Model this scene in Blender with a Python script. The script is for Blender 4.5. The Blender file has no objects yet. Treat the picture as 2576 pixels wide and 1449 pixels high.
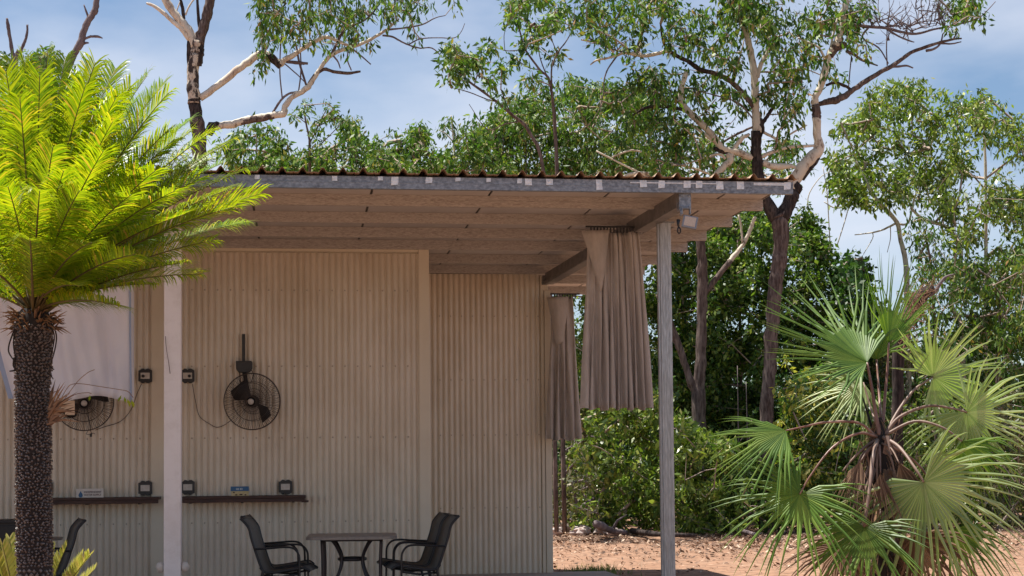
import bpy, math, random
import numpy as np
from math import sin, cos, tan, radians, pi, atan, atan2, sqrt
from mathutils import Vector, Matrix

random.seed(7)
RNG = np.random.default_rng(7)
sc = bpy.context.scene
COL = sc.collection

# ------------------------------------------------------------------ camera
F = 4100.0; YAW = radians(7.5); PIT = atan(.049); ROLL = .009
CAM = np.array([0, 0, 1.47]); SH = 1165 - 724.5 - F*tan(PIT)
fw = np.array([sin(YAW)*cos(PIT), cos(YAW)*cos(PIT), sin(PIT)])
_r = np.array([cos(YAW), -sin(YAW), 0.]); _u = np.cross(_r, fw)
RT = _r*cos(ROLL) - _u*sin(ROLL); UP = _r*sin(ROLL) + _u*cos(ROLL)
cam = bpy.data.cameras.new('camera'); camo = bpy.data.objects.new('camera', cam); COL.objects.link(camo)
cam.sensor_width = 36; cam.lens = 36*F/2576; cam.shift_y = SH/2576
cam.clip_start = .1; cam.clip_end = 2000
camo.matrix_world = Matrix(((RT[0], UP[0], -fw[0], CAM[0]), (RT[1], UP[1], -fw[1], CAM[1]), (RT[2], UP[2], -fw[2], CAM[2]), (0, 0, 0, 1)))
sc.camera = camo

# ------------------------------------------------------------------ light
SUN_EL = radians(72); SUN_AZ = radians(62)          # azimuth: from +Y (behind the shed) turned towards -X
sd = Vector((-sin(SUN_AZ)*cos(SUN_EL), cos(SUN_AZ)*cos(SUN_EL), sin(SUN_EL)))
sun = bpy.data.lights.new('sun', 'SUN'); suno = bpy.data.objects.new('sun', sun); COL.objects.link(suno)
sun.energy = 5.0; sun.angle = radians(.5); sun.color = (1, .95, .86)
suno.rotation_euler = (-sd).to_track_quat('-Z', 'Y').to_euler(); suno.location = (0, 0, 30)
world = bpy.data.worlds.new('World'); sc.world = world; world.use_nodes = True
nt = world.node_tree; nt.nodes.clear()
def N(nt, t, **k):
    n = nt.nodes.new(t)
    for a, b in k.items(): setattr(n, a, b)
    return n
sky = N(nt, 'ShaderNodeTexSky', sky_type='NISHITA', sun_disc=False, sun_elevation=SUN_EL, sun_rotation=-SUN_AZ)
sky.air_density = 1.0; sky.dust_density = .35; sky.ozone_density = 3.2
tc = N(nt, 'ShaderNodeTexCoord'); mp = N(nt, 'ShaderNodeMapping'); mp.inputs['Scale'].default_value = (1, 1, 2.6); mp.inputs['Location'].default_value = (1.3, .4, .2)
n1 = N(nt, 'ShaderNodeTexNoise'); n1.inputs['Scale'].default_value = 2.6; n1.inputs['Detail'].default_value = 7; n1.inputs['Roughness'].default_value = .5
cr = N(nt, 'ShaderNodeValToRGB'); cr.color_ramp.elements[0].position = .46; cr.color_ramp.elements[1].position = .70
cr.color_ramp.elements[0].color = (0, 0, 0, 1); cr.color_ramp.elements[1].color = (.85, .85, .85, 1)
mx = N(nt, 'ShaderNodeMixRGB'); mx.inputs['Color2'].default_value = (7.4, 7.7, 8.6, 1)
gm = N(nt, 'ShaderNodeMixRGB'); gm.blend_type = 'MULTIPLY'; gm.inputs['Fac'].default_value = 1; gm.inputs['Color2'].default_value = (1.0, 1.0, 1.0, 1)
bg = N(nt, 'ShaderNodeBackground'); bg.inputs['Strength'].default_value = .062
wo = N(nt, 'ShaderNodeOutputWorld')
L = nt.links.new
L(tc.outputs['Generated'], mp.inputs['Vector']); L(mp.outputs['Vector'], n1.inputs['Vector']); L(n1.outputs['Fac'], cr.inputs['Fac'])
L(sky.outputs['Color'], gm.inputs['Color1']); L(gm.outputs['Color'], mx.inputs['Color1']); L(cr.outputs['Color'], mx.inputs['Fac'])
L(mx.outputs['Color'], bg.inputs['Color']); L(bg.outputs['Background'], wo.inputs['Surface'])
sc.view_settings.view_transform = 'Standard'; sc.view_settings.look = 'None'
sc.view_settings.exposure = .95; sc.view_settings.gamma = 1
sc.render.engine = 'CYCLES'

# ------------------------------------------------------------------ pixel -> point in the place (pixels of a 2576 wide view)
def ray(x, y): return fw + RT*(x-1288)/F + UP*(724.5+SH-y)/F
def PY(x, y, Yv):
    d = ray(x, y); return CAM + d*(Yv/d[1])
def PZ(x, y, z):
    d = ray(x, y); return CAM + d*((z-CAM[2])/d[2])
def PXU(u, Yv, v=1100): return PY(u, v, Yv)[0]

# ------------------------------------------------------------------ materials
def mat(name, base, rough=.6, metal=0., spec=.5, var=None, scale=5., stretch=(1, 1, 1), bump=0., bscale=40., ramp=(.35, .65), trans=None, tcol=None, island=None, alpha=None, detail=6, coat=0):
    """base colour + optional second colour mixed by noise, per-island variation, noise bump, translucency"""
    m = bpy.data.materials.new(name); m.use_nodes = True; t = m.node_tree; t.nodes.clear(); l = t.links.new
    out = N(t, 'ShaderNodeOutputMaterial'); p = N(t, 'ShaderNodeBsdfPrincipled')
    p.inputs['Roughness'].default_value = rough; p.inputs['Metallic'].default_value = metal
    p.inputs['Specular IOR Level'].default_value = spec
    if coat: p.inputs['Coat Weight'].default_value = coat
    c = N(t, 'ShaderNodeRGB'); c.outputs[0].default_value = (*base, 1); col = c.outputs[0]
    co = N(t, 'ShaderNodeTexCoord'); ma = N(t, 'ShaderNodeMapping'); ma.inputs['Scale'].default_value = stretch
    l(co.outputs['Object'], ma.inputs['Vector'])
    if var is not None:
        vs = var if isinstance(var[0], (tuple, list)) else [var]
        for i, v2 in enumerate(vs):
            no = N(t, 'ShaderNodeTexNoise'); no.inputs['Scale'].default_value = scale*(1+1.7*i); no.inputs['Detail'].default_value = detail; no.inputs['Roughness'].default_value = .62
            if i:
                m2 = N(t, 'ShaderNodeMapping'); m2.inputs['Location'].default_value = (3.1*i, 7.7, 1.3); l(ma.outputs['Vector'], m2.inputs['Vector']); l(m2.outputs['Vector'], no.inputs['Vector'])
            else: l(ma.outputs['Vector'], no.inputs['Vector'])
            rp = N(t, 'ShaderNodeValToRGB'); rp.color_ramp.elements[0].position = ramp[0]; rp.color_ramp.elements[1].position = ramp[1]
            l(no.outputs['Fac'], rp.inputs['Fac'])
            mi = N(t, 'ShaderNodeMixRGB'); mi.inputs['Color2'].default_value = (*v2, 1); l(col, mi.inputs['Color1']); l(rp.outputs['Color'], mi.inputs['Fac']); col = mi.outputs['Color']
    if island:
        g = N(t, 'ShaderNodeNewGeometry'); rp = N(t, 'ShaderNodeValToRGB'); rp.color_ramp.interpolation = 'LINEAR'
        els = rp.color_ramp.elements
        els[0].position = island[0][0]; els[0].color = (*island[0][1], 1); els[1].position = island[-1][0]; els[1].color = (*island[-1][1], 1)
        for a, b in island[1:-1]:
            e = els.new(a); e.color = (*b, 1)
        l(g.outputs['Random Per Island'], rp.inputs['Fac']); col = rp.outputs['Color']
        # large soft patches of lighter and darker growth
        no = N(t, 'ShaderNodeTexNoise'); no.inputs['Scale'].default_value = scale; no.inputs['Detail'].default_value = 2; l(co.outputs['Object'], no.inputs['Vector'])
        mr = N(t, 'ShaderNodeMapRange'); mr.inputs['From Min'].default_value = .3; mr.inputs['From Max'].default_value = .7; mr.inputs['To Min'].default_value = .7; mr.inputs['To Max'].default_value = 1.3
        l(no.outputs['Fac'], mr.inputs['Value'])
        vm = N(t, 'ShaderNodeVectorMath', operation='SCALE'); l(col, vm.inputs[0]); l(mr.outputs['Result'], vm.inputs['Scale']); col = vm.outputs[0]
    l(col, p.inputs['Base Color'])
    if bump:
        nb = N(t, 'ShaderNodeTexNoise'); nb.inputs['Scale'].default_value = bscale; nb.inputs['Detail'].default_value = 8; l(ma.outputs['Vector'], nb.inputs['Vector'])
        bp = N(t, 'ShaderNodeBump'); bp.inputs['Strength'].default_value = bump; bp.inputs['Distance'].default_value = .02; l(nb.outputs['Fac'], bp.inputs['Height']); l(bp.outputs['Normal'], p.inputs['Normal'])
    sh = p.outputs['BSDF']
    if trans:
        tr = N(t, 'ShaderNodeBsdfTranslucent'); ms = N(t, 'ShaderNodeMixShader'); ms.inputs['Fac'].default_value = trans
        if tcol:
            vm = N(t, 'ShaderNodeMixRGB'); vm.blend_type = 'MULTIPLY'; vm.inputs['Fac'].default_value = 1; l(col, vm.inputs['Color1']); vm.inputs['Color2'].default_value = (*tcol, 1); l(vm.outputs['Color'], tr.inputs['Color'])
        else: l(col, tr.inputs['Color'])
        l(sh, ms.inputs[1]); l(tr.outputs['BSDF'], ms.inputs[2]); sh = ms.outputs['Shader']
    l(sh, out.inputs['Surface'])
    return m

M = {}
M['wall'] = mat('cream_steel', (.72, .63, .515), .28, 0, .7, var=[(.66, .58, .45), (.58, .48, .36)], scale=.9, stretch=(1, 1, .5), ramp=(.4, .8), bump=.05, bscale=8)
M['trim'] = mat('cream_trim', (.72, .635, .50), .45, 0, .4, var=(.64, .55, .43), scale=2, ramp=(.45, .8))
M['white'] = mat('white_paint', (.74, .70, .69), .55, 0, .4, var=[(.66, .61, .59), (.60, .55, .52)], scale=3, ramp=(.5, .85), bump=.05, bscale=20)
M['ceil'] = mat('ceiling_board', (.52, .49, .465), .75, 0, .3, var=(.42, .39, .37), scale=1.4, stretch=(1, .4, 1), ramp=(.4, .75), bump=.06, bscale=12)
M['purlin'] = mat('dusty_galvanised', (.42, .385, .36), .65, .15, .35, var=[(.29, .25, .225), (.56, .52, .49)], scale=22, stretch=(.45, 1, 2.2), ramp=(.42, .68), bump=.3, bscale=60)
M['galv'] = mat('galvanised_steel', (.20, .225, .26), .5, .35, .5, var=[(.12, .135, .16), (.32, .35, .39)], scale=9, stretch=(1, 1, 1.5), ramp=(.42, .66), bump=.12, bscale=60)
M['beam'] = mat('dark_steel', (.16, .15, .15), .55, .4, .4, var=(.26, .24, .23), scale=6, ramp=(.4, .7), bump=.1)
M['post'] = mat('galvanised_post', (.36, .37, .385), .45, .5, .5, var=[(.33, .34, .35), (.58, .60, .62)], scale=5, stretch=(6, 6, .6), ramp=(.4, .7))
M['roof'] = mat('rusty_roof', (.38, .25, .17), .6, .2, .3, var=[(.22, .14, .10), (.50, .36, .24)], scale=8, ramp=(.45, .65), bump=.1)
M['tape'] = mat('foil_tape', (.78, .80, .82), .4, .25, .5, var=(.60, .63, .66), scale=25, ramp=(.45, .6), bump=.4, bscale=60)
M['concrete'] = mat('concrete', (.36, .33, .30), .85, 0, .2, var=[(.28, .25, .22), (.40, .30, .24)], scale=3, ramp=(.4, .7), bump=.2, bscale=60)
M['ground'] = mat('red_dirt', (.255, .150, .100), .95, 0, .1, var=[(.33, .215, .15), (.14, .085, .058), (.30, .17, .11)], scale=1.6, stretch=(1, 1, 1), ramp=(.42, .62), bump=.9, bscale=14, detail=10)
M['black'] = mat('black_metal', (.018, .017, .018), .45, 0, .5, var=(.03, .028, .028), scale=20)
M['cage'] = mat('fan_cage_wire', (.07, .055, .05), .5, .2, .4)
M['blade'] = mat('black_plastic', (.012, .012, .013), .5, 0, .4)
M['hub'] = mat('cream_plastic', (.55, .50, .45), .5)
M['cordm'] = mat('dark_cord', (.05, .035, .03), .6)
M['plate'] = mat('white_plate', (.62, .58, .53), .5, var=(.52, .46, .40), scale=20)
M['shelf'] = mat('dark_timber', (.060, .030, .024), .6, 0, .4, var=(.10, .05, .035), scale=4, stretch=(1, 6, 10), ramp=(.4, .7), bump=.15)
M['chair'] = mat('black_aluminium', (.012, .012, .014), .4, .1, .5)
M['sling'] = mat('grey_mesh_fabric', (.10, .095, .085), .75, 0, .3, var=(.13, .12, .105), scale=200, bump=.2, bscale=400)
M['tabletop'] = mat('stone_look_top', (.22, .19, .17), .5, 0, .4, var=(.28, .24, .20), scale=30, ramp=(.4, .6))
M['tableleg'] = mat('bronze_tube', (.045, .038, .04), .4, .4, .5)
M['sheet'] = mat('white_cloth', (.84, .85, .92), .9, 0, .1, var=[(.76, .76, .83), (.87, .86, .90)], scale=2.2, stretch=(1, 1, .5), ramp=(.4, .7), bump=.1, bscale=30, trans=.15)
M['piping'] = mat('blue_grey_piping', (.34, .42, .58), .8)
M['flap'] = mat('beige_flap', (.60, .44, .30), .9)
M['curtain'] = mat('taupe_curtain', (.56, .50, .45), .9, 0, .15, var=[(.48, .425, .38), (.63, .565, .515)], scale=6, stretch=(1, 1, .3), ramp=(.4, .7), bump=.2, bscale=220, trans=.22)
M['signwhite'] = mat('sign_white', (.66, .62, .57), .5)
M['blue'] = mat('print_blue', (.03, .12, .26), .5)
M['ink'] = mat('print_dark', (.10, .06, .07), .6)
M['yellow'] = mat('print_yellow', (.52, .40, .16), .5, var=(.60, .50, .30), scale=30)
M['pale'] = mat('print_pale', (.40, .48, .55), .5)
M['lens'] = mat('lamp_lens', (.68, .52, .38), .25, 0, .5, var=(.60, .44, .32), scale=60)
M['lamp'] = mat('lamp_housing', (.28, .28, .29), .5, .3)
M['bdark'] = mat('dark_bark', (.050, .040, .038), .95, 0, .1, var=[(.10, .078, .070), (.022, .018, .018)], scale=7, stretch=(1, 1, .22), ramp=(.42, .62), bump=.9, bscale=16)
M['bbrown'] = mat('brown_bark', (.135, .100, .088), .95, 0, .1, var=[(.21, .165, .145), (.065, .046, .042)], scale=7, stretch=(1, 1, .2), ramp=(.42, .62), bump=.9, bscale=16)
M['bpale'] = mat('pale_bark', (.62, .555, .455), .8, 0, .2, var=[(.48, .38, .30), (.74, .67, .56), (.22, .16, .12)], scale=2.2, stretch=(1, 1, .5), ramp=(.55, .68), bump=.35, bscale=12)
M['bgrey'] = mat('grey_dead_wood', (.20, .16, .16), .9, 0, .2, var=(.11, .085, .09), scale=4, stretch=(1, 1, .4), ramp=(.4, .6), bump=.4)
M['twig'] = mat('twig_bark', (.26, .20, .17), .9, 0, .1, var=(.42, .34, .28), scale=3)
def leafmat(n, isl, trans=.28, tcol=(1.5, 1.8, .6), rough=.5, scale=.5, spec=.32):
    return mat(n, (0, 0, 0), rough, 0, spec, island=isl, trans=trans, tcol=tcol, scale=scale)
M['gum'] = leafmat('gum_leaf', [(0, (.022, .060, .014)), (.45, (.060, .125, .022)), (.8, (.13, .21, .035)), (.94, (.22, .24, .06)), (1, (.34, .19, .08))])
M['gumfar'] = leafmat('gum_leaf_distant', [(0, (.028, .070, .016)), (.5, (.075, .145, .028)), (.85, (.16, .23, .045)), (1, (.30, .24, .10))])
M['green'] = leafmat('broad_leaf', [(0, (.022, .055, .012)), (.5, (.065, .125, .025)), (.85, (.16, .23, .045)), (1, (.30, .33, .09))], rough=.4)
M['lush'] = leafmat('bright_leaf', [(0, (.040, .080, .016)), (.5, (.115, .175, .032)), (.85, (.23, .29, .055)), (1, (.38, .37, .12))], rough=.35)
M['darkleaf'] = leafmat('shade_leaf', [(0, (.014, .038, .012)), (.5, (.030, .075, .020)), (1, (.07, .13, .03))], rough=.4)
M['yleaf'] = leafmat('yellow_leaf', [(0, (.04, .09, .02)), (.45, (.09, .15, .03)), (.7, (.30, .30, .05)), (1, (.62, .54, .14))])
M['scrub'] = leafmat('dry_scrub_leaf', [(0, (.06, .075, .03)), (.5, (.11, .12, .05)), (1, (.24, .20, .12))])
M['cycad2'] = leafmat('cycad_leaflet_green', [(0, (.08, .17, .012)), (.5, (.15, .26, .018)), (.9, (.20, .32, .03)), (1, (.34, .34, .08))], trans=.45, tcol=(1.5, 1.5, .4), rough=.32, scale=1.6)
M['bmix'] = mat('patchy_bark', (.60, .52, .42), .85, 0, .2, var=[(.40, .31, .25), (.055, .042, .038)], scale=1.5, stretch=(1.6, 1.6, .8), ramp=(.46, .54), bump=.5, bscale=14)
M['screw'] = mat('screw_head', (.46, .38, .30), .5, .3)
M['cycad'] = leafmat('cycad_leaflet', [(0, (.09, .20, .010)), (.5, (.19, .30, .012)), (.88, (.30, .38, .02)), (.97, (.42, .38, .05)), (1, (.34, .22, .10))], trans=.52, tcol=(1.55, 1.32, .35), rough=.32, scale=1.6)
M['rachis'] = mat('cycad_rachis', (.12, .09, .03), .5, var=(.07, .05, .02), scale=5)
M['sago'] = leafmat('sago_leaflet', [(0, (.34, .38, .08)), (.6, (.48, .48, .13)), (1, (.58, .46, .20))], trans=.4, tcol=(1.2, 1.2, .6), rough=.5)
M['scale'] = mat('leaf_scale', (.13, .10, .095), .34, 0, .7, var=[(.20, .165, .155), (.06, .045, .042)], scale=25, ramp=(.4, .6), bump=.3, bscale=80)
M['core'] = mat('trunk_core', (.020, .014, .013), .9)
M['fibre'] = mat('brown_fibre', (.16, .085, .05), .85, var=(.28, .16, .08), scale=12)
M['palm'] = leafmat('fan_leaf', [(0, (.065, .14, .018)), (.5, (.105, .20, .028)), (1, (.21, .31, .055))], trans=.32, tcol=(1.5, 1.6, .4), rough=.48, scale=1.2, spec=.45)
M['palmpale'] = leafmat('fan_leaf_pale', [(0, (.20, .29, .09)), (.5, (.29, .38, .15)), (1, (.44, .50, .25))], trans=.25, tcol=(1.2, 1.4, .5), rough=.5, scale=1.2, spec=.6)
M['palmdead'] = leafmat('dead_fan_leaf', [(0, (.10, .055, .035)), (.5, (.19, .11, .07)), (1, (.34, .22, .14))], trans=.15, tcol=(1, .8, .6), rough=.8)
M['petiole'] = mat('petiole', (.17, .075, .05), .4, 0, .5, var=[(.42, .28, .24), (.14, .06, .04)], scale=4, stretch=(1, 1, .3), ramp=(.42, .65))
M['petpale'] = mat('dry_petiole', (.27, .185, .145), .5, 0, .4, var=(.13, .075, .055), scale=4, stretch=(1, 1, .3), ramp=(.42, .65))
M['litter'] = leafmat('fallen_leaf', [(0, (.07, .04, .028)), (.45, (.17, .10, .068)), (.85, (.31, .20, .135)), (1, (.60, .47, .35))], trans=0.05, tcol=(1, 1, 1), rough=.8)
M['rock'] = mat('pale_rock', (.40, .32, .29), .9, 0, .2, var=[(.25, .17, .14), (.52, .45, .42)], scale=5, ramp=(.4, .6), bump=.6, bscale=20)
M['grass'] = leafmat('grass_blade', [(0, (.07, .11, .03)), (1, (.18, .20, .06))])

# ------------------------------------------------------------------ mesh helpers
ORG = {}
def org(o):
    while o is not None:
        if o.name in ORG: return ORG[o.name]
        o = o.parent
    return np.zeros(3)
def link(name, me, parent=None):
    o = bpy.data.objects.new(name, me); COL.objects.link(o)
    if parent is not None: o.parent = parent
    return o
def thing(name, loc, label, cat, group=None, local=False, rotz=0):
    o = bpy.data.objects.new(name, None); COL.objects.link(o); o.location = [float(q) for q in loc]; o.rotation_euler = (0, 0, rotz)
    o.empty_display_size = .1
    ORG[o.name] = np.zeros(3) if local else np.array(loc, float)
    tag(o, label, cat, group); return o
def tag(o, label=None, cat=None, group=None, kind=None):
    if label: o['label'] = label
    if cat: o['category'] = cat
    if group: o['group'] = group
    if kind: o['kind'] = kind
    return o
class MB:
    def __init__(s): s.v = []; s.f = []; s.sm = []; s.mi = []; s.n = 0
    def add(s, V, Fs, smooth=False, mi=0):
        V = np.asarray(V, float).reshape(-1, 3); s.v.append(V)
        for f in Fs: s.f.append([i+s.n for i in f]); s.sm.append(smooth); s.mi.append(mi)
        s.n += len(V); return s
    def box(s, a, b, mi=0):
        (x0, y0, z0), (x1, y1, z1) = a, b
        V = [(x0, y0, z0), (x1, y0, z0), (x1, y1, z0), (x0, y1, z0), (x0, y0, z1), (x1, y0, z1), (x1, y1, z1), (x0, y1, z1)]
        return s.add(V, [(0, 3, 2, 1), (4, 5, 6, 7), (0, 1, 5, 4), (1, 2, 6, 5), (2, 3, 7, 6), (3, 0, 4, 7)], False, mi)
    def beam(s, p, q, w, h, mi=0):
        p = np.array(p, float); q = np.array(q, float); d = q-p; d /= np.linalg.norm(d)
        a = np.cross(d, (0, 0, 1.)); 
        if np.linalg.norm(a) < 1e-3: a = np.array([1., 0, 0])
        a /= np.linalg.norm(a); b = np.cross(a, d)
        V = [c + a*sx*w/2 + b*sz*h/2 for c in (p, q) for sx, sz in ((-1, -1), (1, -1), (1, 1), (-1, 1))]
        return s.add(V, [(0, 1, 2, 3), (7, 6, 5, 4), (0, 4, 5, 1), (1, 5, 6, 2), (2, 6, 7, 3), (3, 7, 4, 0)], False, mi)
    def tube(s, P, R, n=6, cap=True, mi=0, smooth=True):
        P = np.asarray(P, float); m = len(P); R = np.broadcast_to(np.asarray(R, float), (m,)) if np.ndim(R) else np.full(m, R)
        T = np.gradient(P, axis=0); T /= (np.linalg.norm(T, axis=1)[:, None]+1e-9)
        a = np.cross(T[0], (0, 0, 1.)); 
        if np.linalg.norm(a) < .1: a = np.cross(T[0], (1., 0, 0))
        a /= np.linalg.norm(a); V = []; th = np.arange(n)*2*pi/n
        for i in range(m):
            a = a - T[i]*np.dot(a, T[i]); a /= (np.linalg.norm(a)+1e-9); b = np.cross(T[i], a)
            V.append(P[i] + R[i]*(np.cos(th)[:, None]*a + np.sin(th)[:, None]*b))
        Fs = [(i*n+j, i*n+(j+1) % n, (i+1)*n+(j+1) % n, (i+1)*n+j) for i in range(m-1) for j in range(n)]
        if cap: Fs += [tuple(range(n))[::-1], tuple((m-1)*n+j for j in range(n))]
        return s.add(np.concatenate(V), Fs, smooth, mi)
    def strip(s, A, B, smooth=True, mi=0):
        A = np.asarray(A, float); B = np.asarray(B, float); m = len(A)
        return s.add(np.concatenate([A, B]), [(i, i+1, m+i+1, m+i) for i in range(m-1)], smooth, mi)
    def prism(s, poly, y0, y1, mi=0):
        """polygon in XZ extruded along Y"""
        n = len(poly); V = [(x, y0, z) for x, z in poly] + [(x, y1, z) for x, z in poly]
        return s.add(V, [tuple(range(n)), tuple(range(2*n-1, n-1, -1))] + [(i, n+i, n+(i+1) % n, (i+1) % n) for i in range(n)], False, mi)
    def blob(s, c, r, seed=0, rough=.25, nu=9, nv=6, mi=0):
        g = np.random.default_rng(seed); V = []
        for i in range(nv+1):
            ph = pi*i/nv
            for j in range(nu):
                th = 2*pi*j/nu; k = 1+rough*(g.random()-.5)*2
                V.append((c[0]+r[0]*k*sin(ph)*cos(th), c[1]+r[1]*k*sin(ph)*sin(th), c[2]+r[2]*k*cos(ph)))
        return s.add(V, [(i*nu+j, (i+1)*nu+j, (i+1)*nu+(j+1) % nu, i*nu+(j+1) % nu) for i in range(nv) for j in range(nu)], False, mi)
    def build(s, name, mats, parent=None, bevel=0, kind=None, label=None):
        V = np.concatenate(s.v) - (org(parent) if parent is not None else 0)
        me = bpy.data.meshes.new(name); me.from_pydata(V.tolist(), [], s.f); 
        if not isinstance(mats, (list, tuple)): mats = [mats]
        for m in mats: me.materials.append(m)
        me.polygons.foreach_set('use_smooth', s.sm); me.polygons.foreach_set('material_index', s.mi); me.update()
        o = link(name, me, parent)
        if bevel:
            b = o.modifiers.new('bevel', 'BEVEL'); b.width = bevel; b.segments = 2; b.limit_method = 'ANGLE'
        if kind: o['kind'] = kind
        if label: o['label'] = label
        return o
def quads_obj(name, V, m, parent=None, kind=None, tri=False):
    """V: (n,k,3) faces of k corners each its own island"""
    n, k, _ = V.shape; V = V - (org(parent) if parent is not None else 0)
    me = bpy.data.meshes.new(name); me.vertices.add(n*k); me.vertices.foreach_set('co', V.reshape(-1).astype(np.float32))
    me.loops.add(n*k); me.loops.foreach_set('vertex_index', np.arange(n*k, dtype=np.int32))
    me.polygons.add(n); me.polygons.foreach_set('loop_start', np.arange(n, dtype=np.int32)*k); me.polygons.foreach_set('loop_total', np.full(n, k, dtype=np.int32))
    me.materials.append(m); me.update(calc_edges=True)
    o = link(name, me, parent)
    if kind: o['kind'] = kind
    return o
def unit(a): return a/(np.linalg.norm(a, axis=-1, keepdims=True)+1e-9)
def copy_tree(o, parent=None):
    c = o.copy(); COL.objects.link(c)
    if parent is not None: c.parent = parent
    for ch in list(o.children): copy_tree(ch, c)
    return c
def smooth_path(P, k=4):
    """Catmull-Rom through points (any dimension)"""
    P = np.asarray(P, float); 
    if len(P) < 3: return np.array([P[0]+(P[-1]-P[0])*t for t in np.linspace(0, 1, k+1)])
    Q = np.concatenate([[2*P[0]-P[1]], P, [2*P[-1]-P[-2]]]); out = []
    for i in range(1, len(Q)-2):
        for t in np.arange(k)/k:
            a, b, c, d = Q[i-1], Q[i], Q[i+1], Q[i+2]
            out.append(.5*((2*b)+(-a+c)*t+(2*a-5*b+4*c-d)*t*t+(-a+3*b-3*c+d)*t**3))
    out.append(P[-1]); return np.array(out)

# ------------------------------------------------------------------ ground
GZ = -.15; FLZ = -.04
nx, ny = 90, 90
xs = np.sign(np.linspace(-1, 1, nx))*np.abs(np.linspace(-1, 1, nx))**2.2*500 + 6; ys = np.sign(np.linspace(-1, 1, ny))*np.abs(np.linspace(-1, 1, ny))**2.2*500+28
XX, YY = np.meshgrid(xs, ys); 
ZZ = GZ + .03*np.sin(XX*.9+YY*.31)*np.sin(YY*.7-XX*.2) - .02
ZZ = np.where((YY < 22.6) & (XX < 5.2), GZ-.03, ZZ)
mb = MB(); mb.add(np.stack([XX, YY, ZZ], -1).reshape(-1, 3), [(j*nx+i, j*nx+i+1, (j+1)*nx+i+1, (j+1)*nx+i) for j in range(ny-1) for i in range(nx-1)], True)
o = mb.build('ground', M['ground']); tag(o, kind='structure')
mb = MB(); mb.box((-9, 15.2, -.30), (4.25, 22.42, FLZ)); o = mb.build('verandah_slab', M['concrete'], bevel=.01); tag(o, kind='structure')

# ------------------------------------------------------------------ shed walls
W1, W2 = 19.8, 22.3
x_tr0, x_tr1 = PXU(1056, W1, 900), PXU(1080, W1, 900)
X2R = PXU(1389, W2, 1250)
shed = thing('shed', (0, 22.5, GZ), 'cream corrugated iron shed with two stepped wall bays under the verandah', 'shed')
def corrugated(x0, x1, y, z0, z1, pitch=.076, amp=.0125, per=14):
    xs = np.arange(x0, x1, pitch/per); zs = np.array([z0, z1]); V = []
    for z in zs:
        for x in xs:
            V.append((x, y-.011+.028*(1-abs(sin(pi*x/pitch)))**1.3, z))
    n = len(xs); m = MB(); m.add(V, [(i, i+1, n+i+1, n+i) for i in range(n-1)], True); return m
xm0, xm1 = PXU(386, W1, 1000), PXU(416, W1, 1000)
corrugated(-14.0, xm0, W1, GZ, 4.035).build('wall_sheet', M['wall'], shed)
corrugated(xm1, x_tr0, W1, GZ, 4.035).build('wall_sheet', M['wall'], shed)
corrugated(x_tr1+.01, X2R-.13, W2, GZ, 4.085).build('wall_sheet', M['wall'], shed, label='recessed wall sheet behind the chairs')
m = MB(); m.box((xm0-.02, W1-.030, GZ), (xm1+.02, W1-.012, 4.04)); m.build('joint_cover', M['trim'], shed)
m = MB(); m.box((x_tr0-.01, W1-.032, GZ), (x_tr1, W1+.03, 4.085)); m.box((x_tr1-.025, W1+.03, GZ), (x_tr1-.001, W2-.01, 4.08)); m.build('corner_trim', M['trim'], shed, bevel=.004)
m = MB(); m.box((X2R-.14, W2-.022, GZ), (X2R-.095, W2+.03, 4.07)); m.box((X2R-.088, W2-.032, GZ), (X2R, W2+.05, 3.86)); m.box((X2R-.094, W2+.0, GZ), (X2R-.03, W2+.04, 4.06))
m.box((X2R-.03, W2+.05, GZ), (X2R-.002, W2+.45, 3.86)); m.build('corner_trim', M['trim'], shed, bevel=.004)
m = MB(); m.box((-14.0, W1+.02, 4.03), (x_tr0-.02, W1+.06, 4.086)); m.box((-14.0, W1-.014, 4.052), (x_tr0-.012, W1+.018, 4.086)); m.build('wall_capping', M['trim'], shed)
m = MB()
for (a, b, y, zz, st) in ((-13.8, x_tr0-.05, W1, (3.58, 2.66, 1.80, .79), .152), (x_tr1+.1, X2R-.17, W2, (3.50, 2.62, 1.86, .86), .152)):
    for z in zz:
        for x in np.arange(math.ceil(a/.076)*.076, b, st):
            if xm0-.03 < x < xm1+.03 and y == W1: continue
            xx = round(x/.076)*.076+.038; m.tube([(xx, y-.0105, z), (xx, y-.0155, z)], .006, 6); m.tube([(xx, y-.0115, z), (xx, y-.0128, z)], .010, 8)
m.build('wall_screws', M['screw'], shed, kind='stuff')
m = MB(); m.box((-14.0, W1+.3, GZ), (-13.9, 24.9, 4.05)); m.box((-13.89, 24.8, GZ), (X2R-.1, 24.9, 4.05)); m.box((X2R-.07, W2+.45, GZ), (X2R-.03, 24.9, 3.84)); m.box((-14.0, W1+.13, GZ), (x_tr1-.06, W1+.2, 4.03)); m.box((x_tr1-.06, W2+.1, GZ), (X2R-.1, W2+.17, 4.03)); m.build('back_wall', M['wall'], shed)

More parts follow.
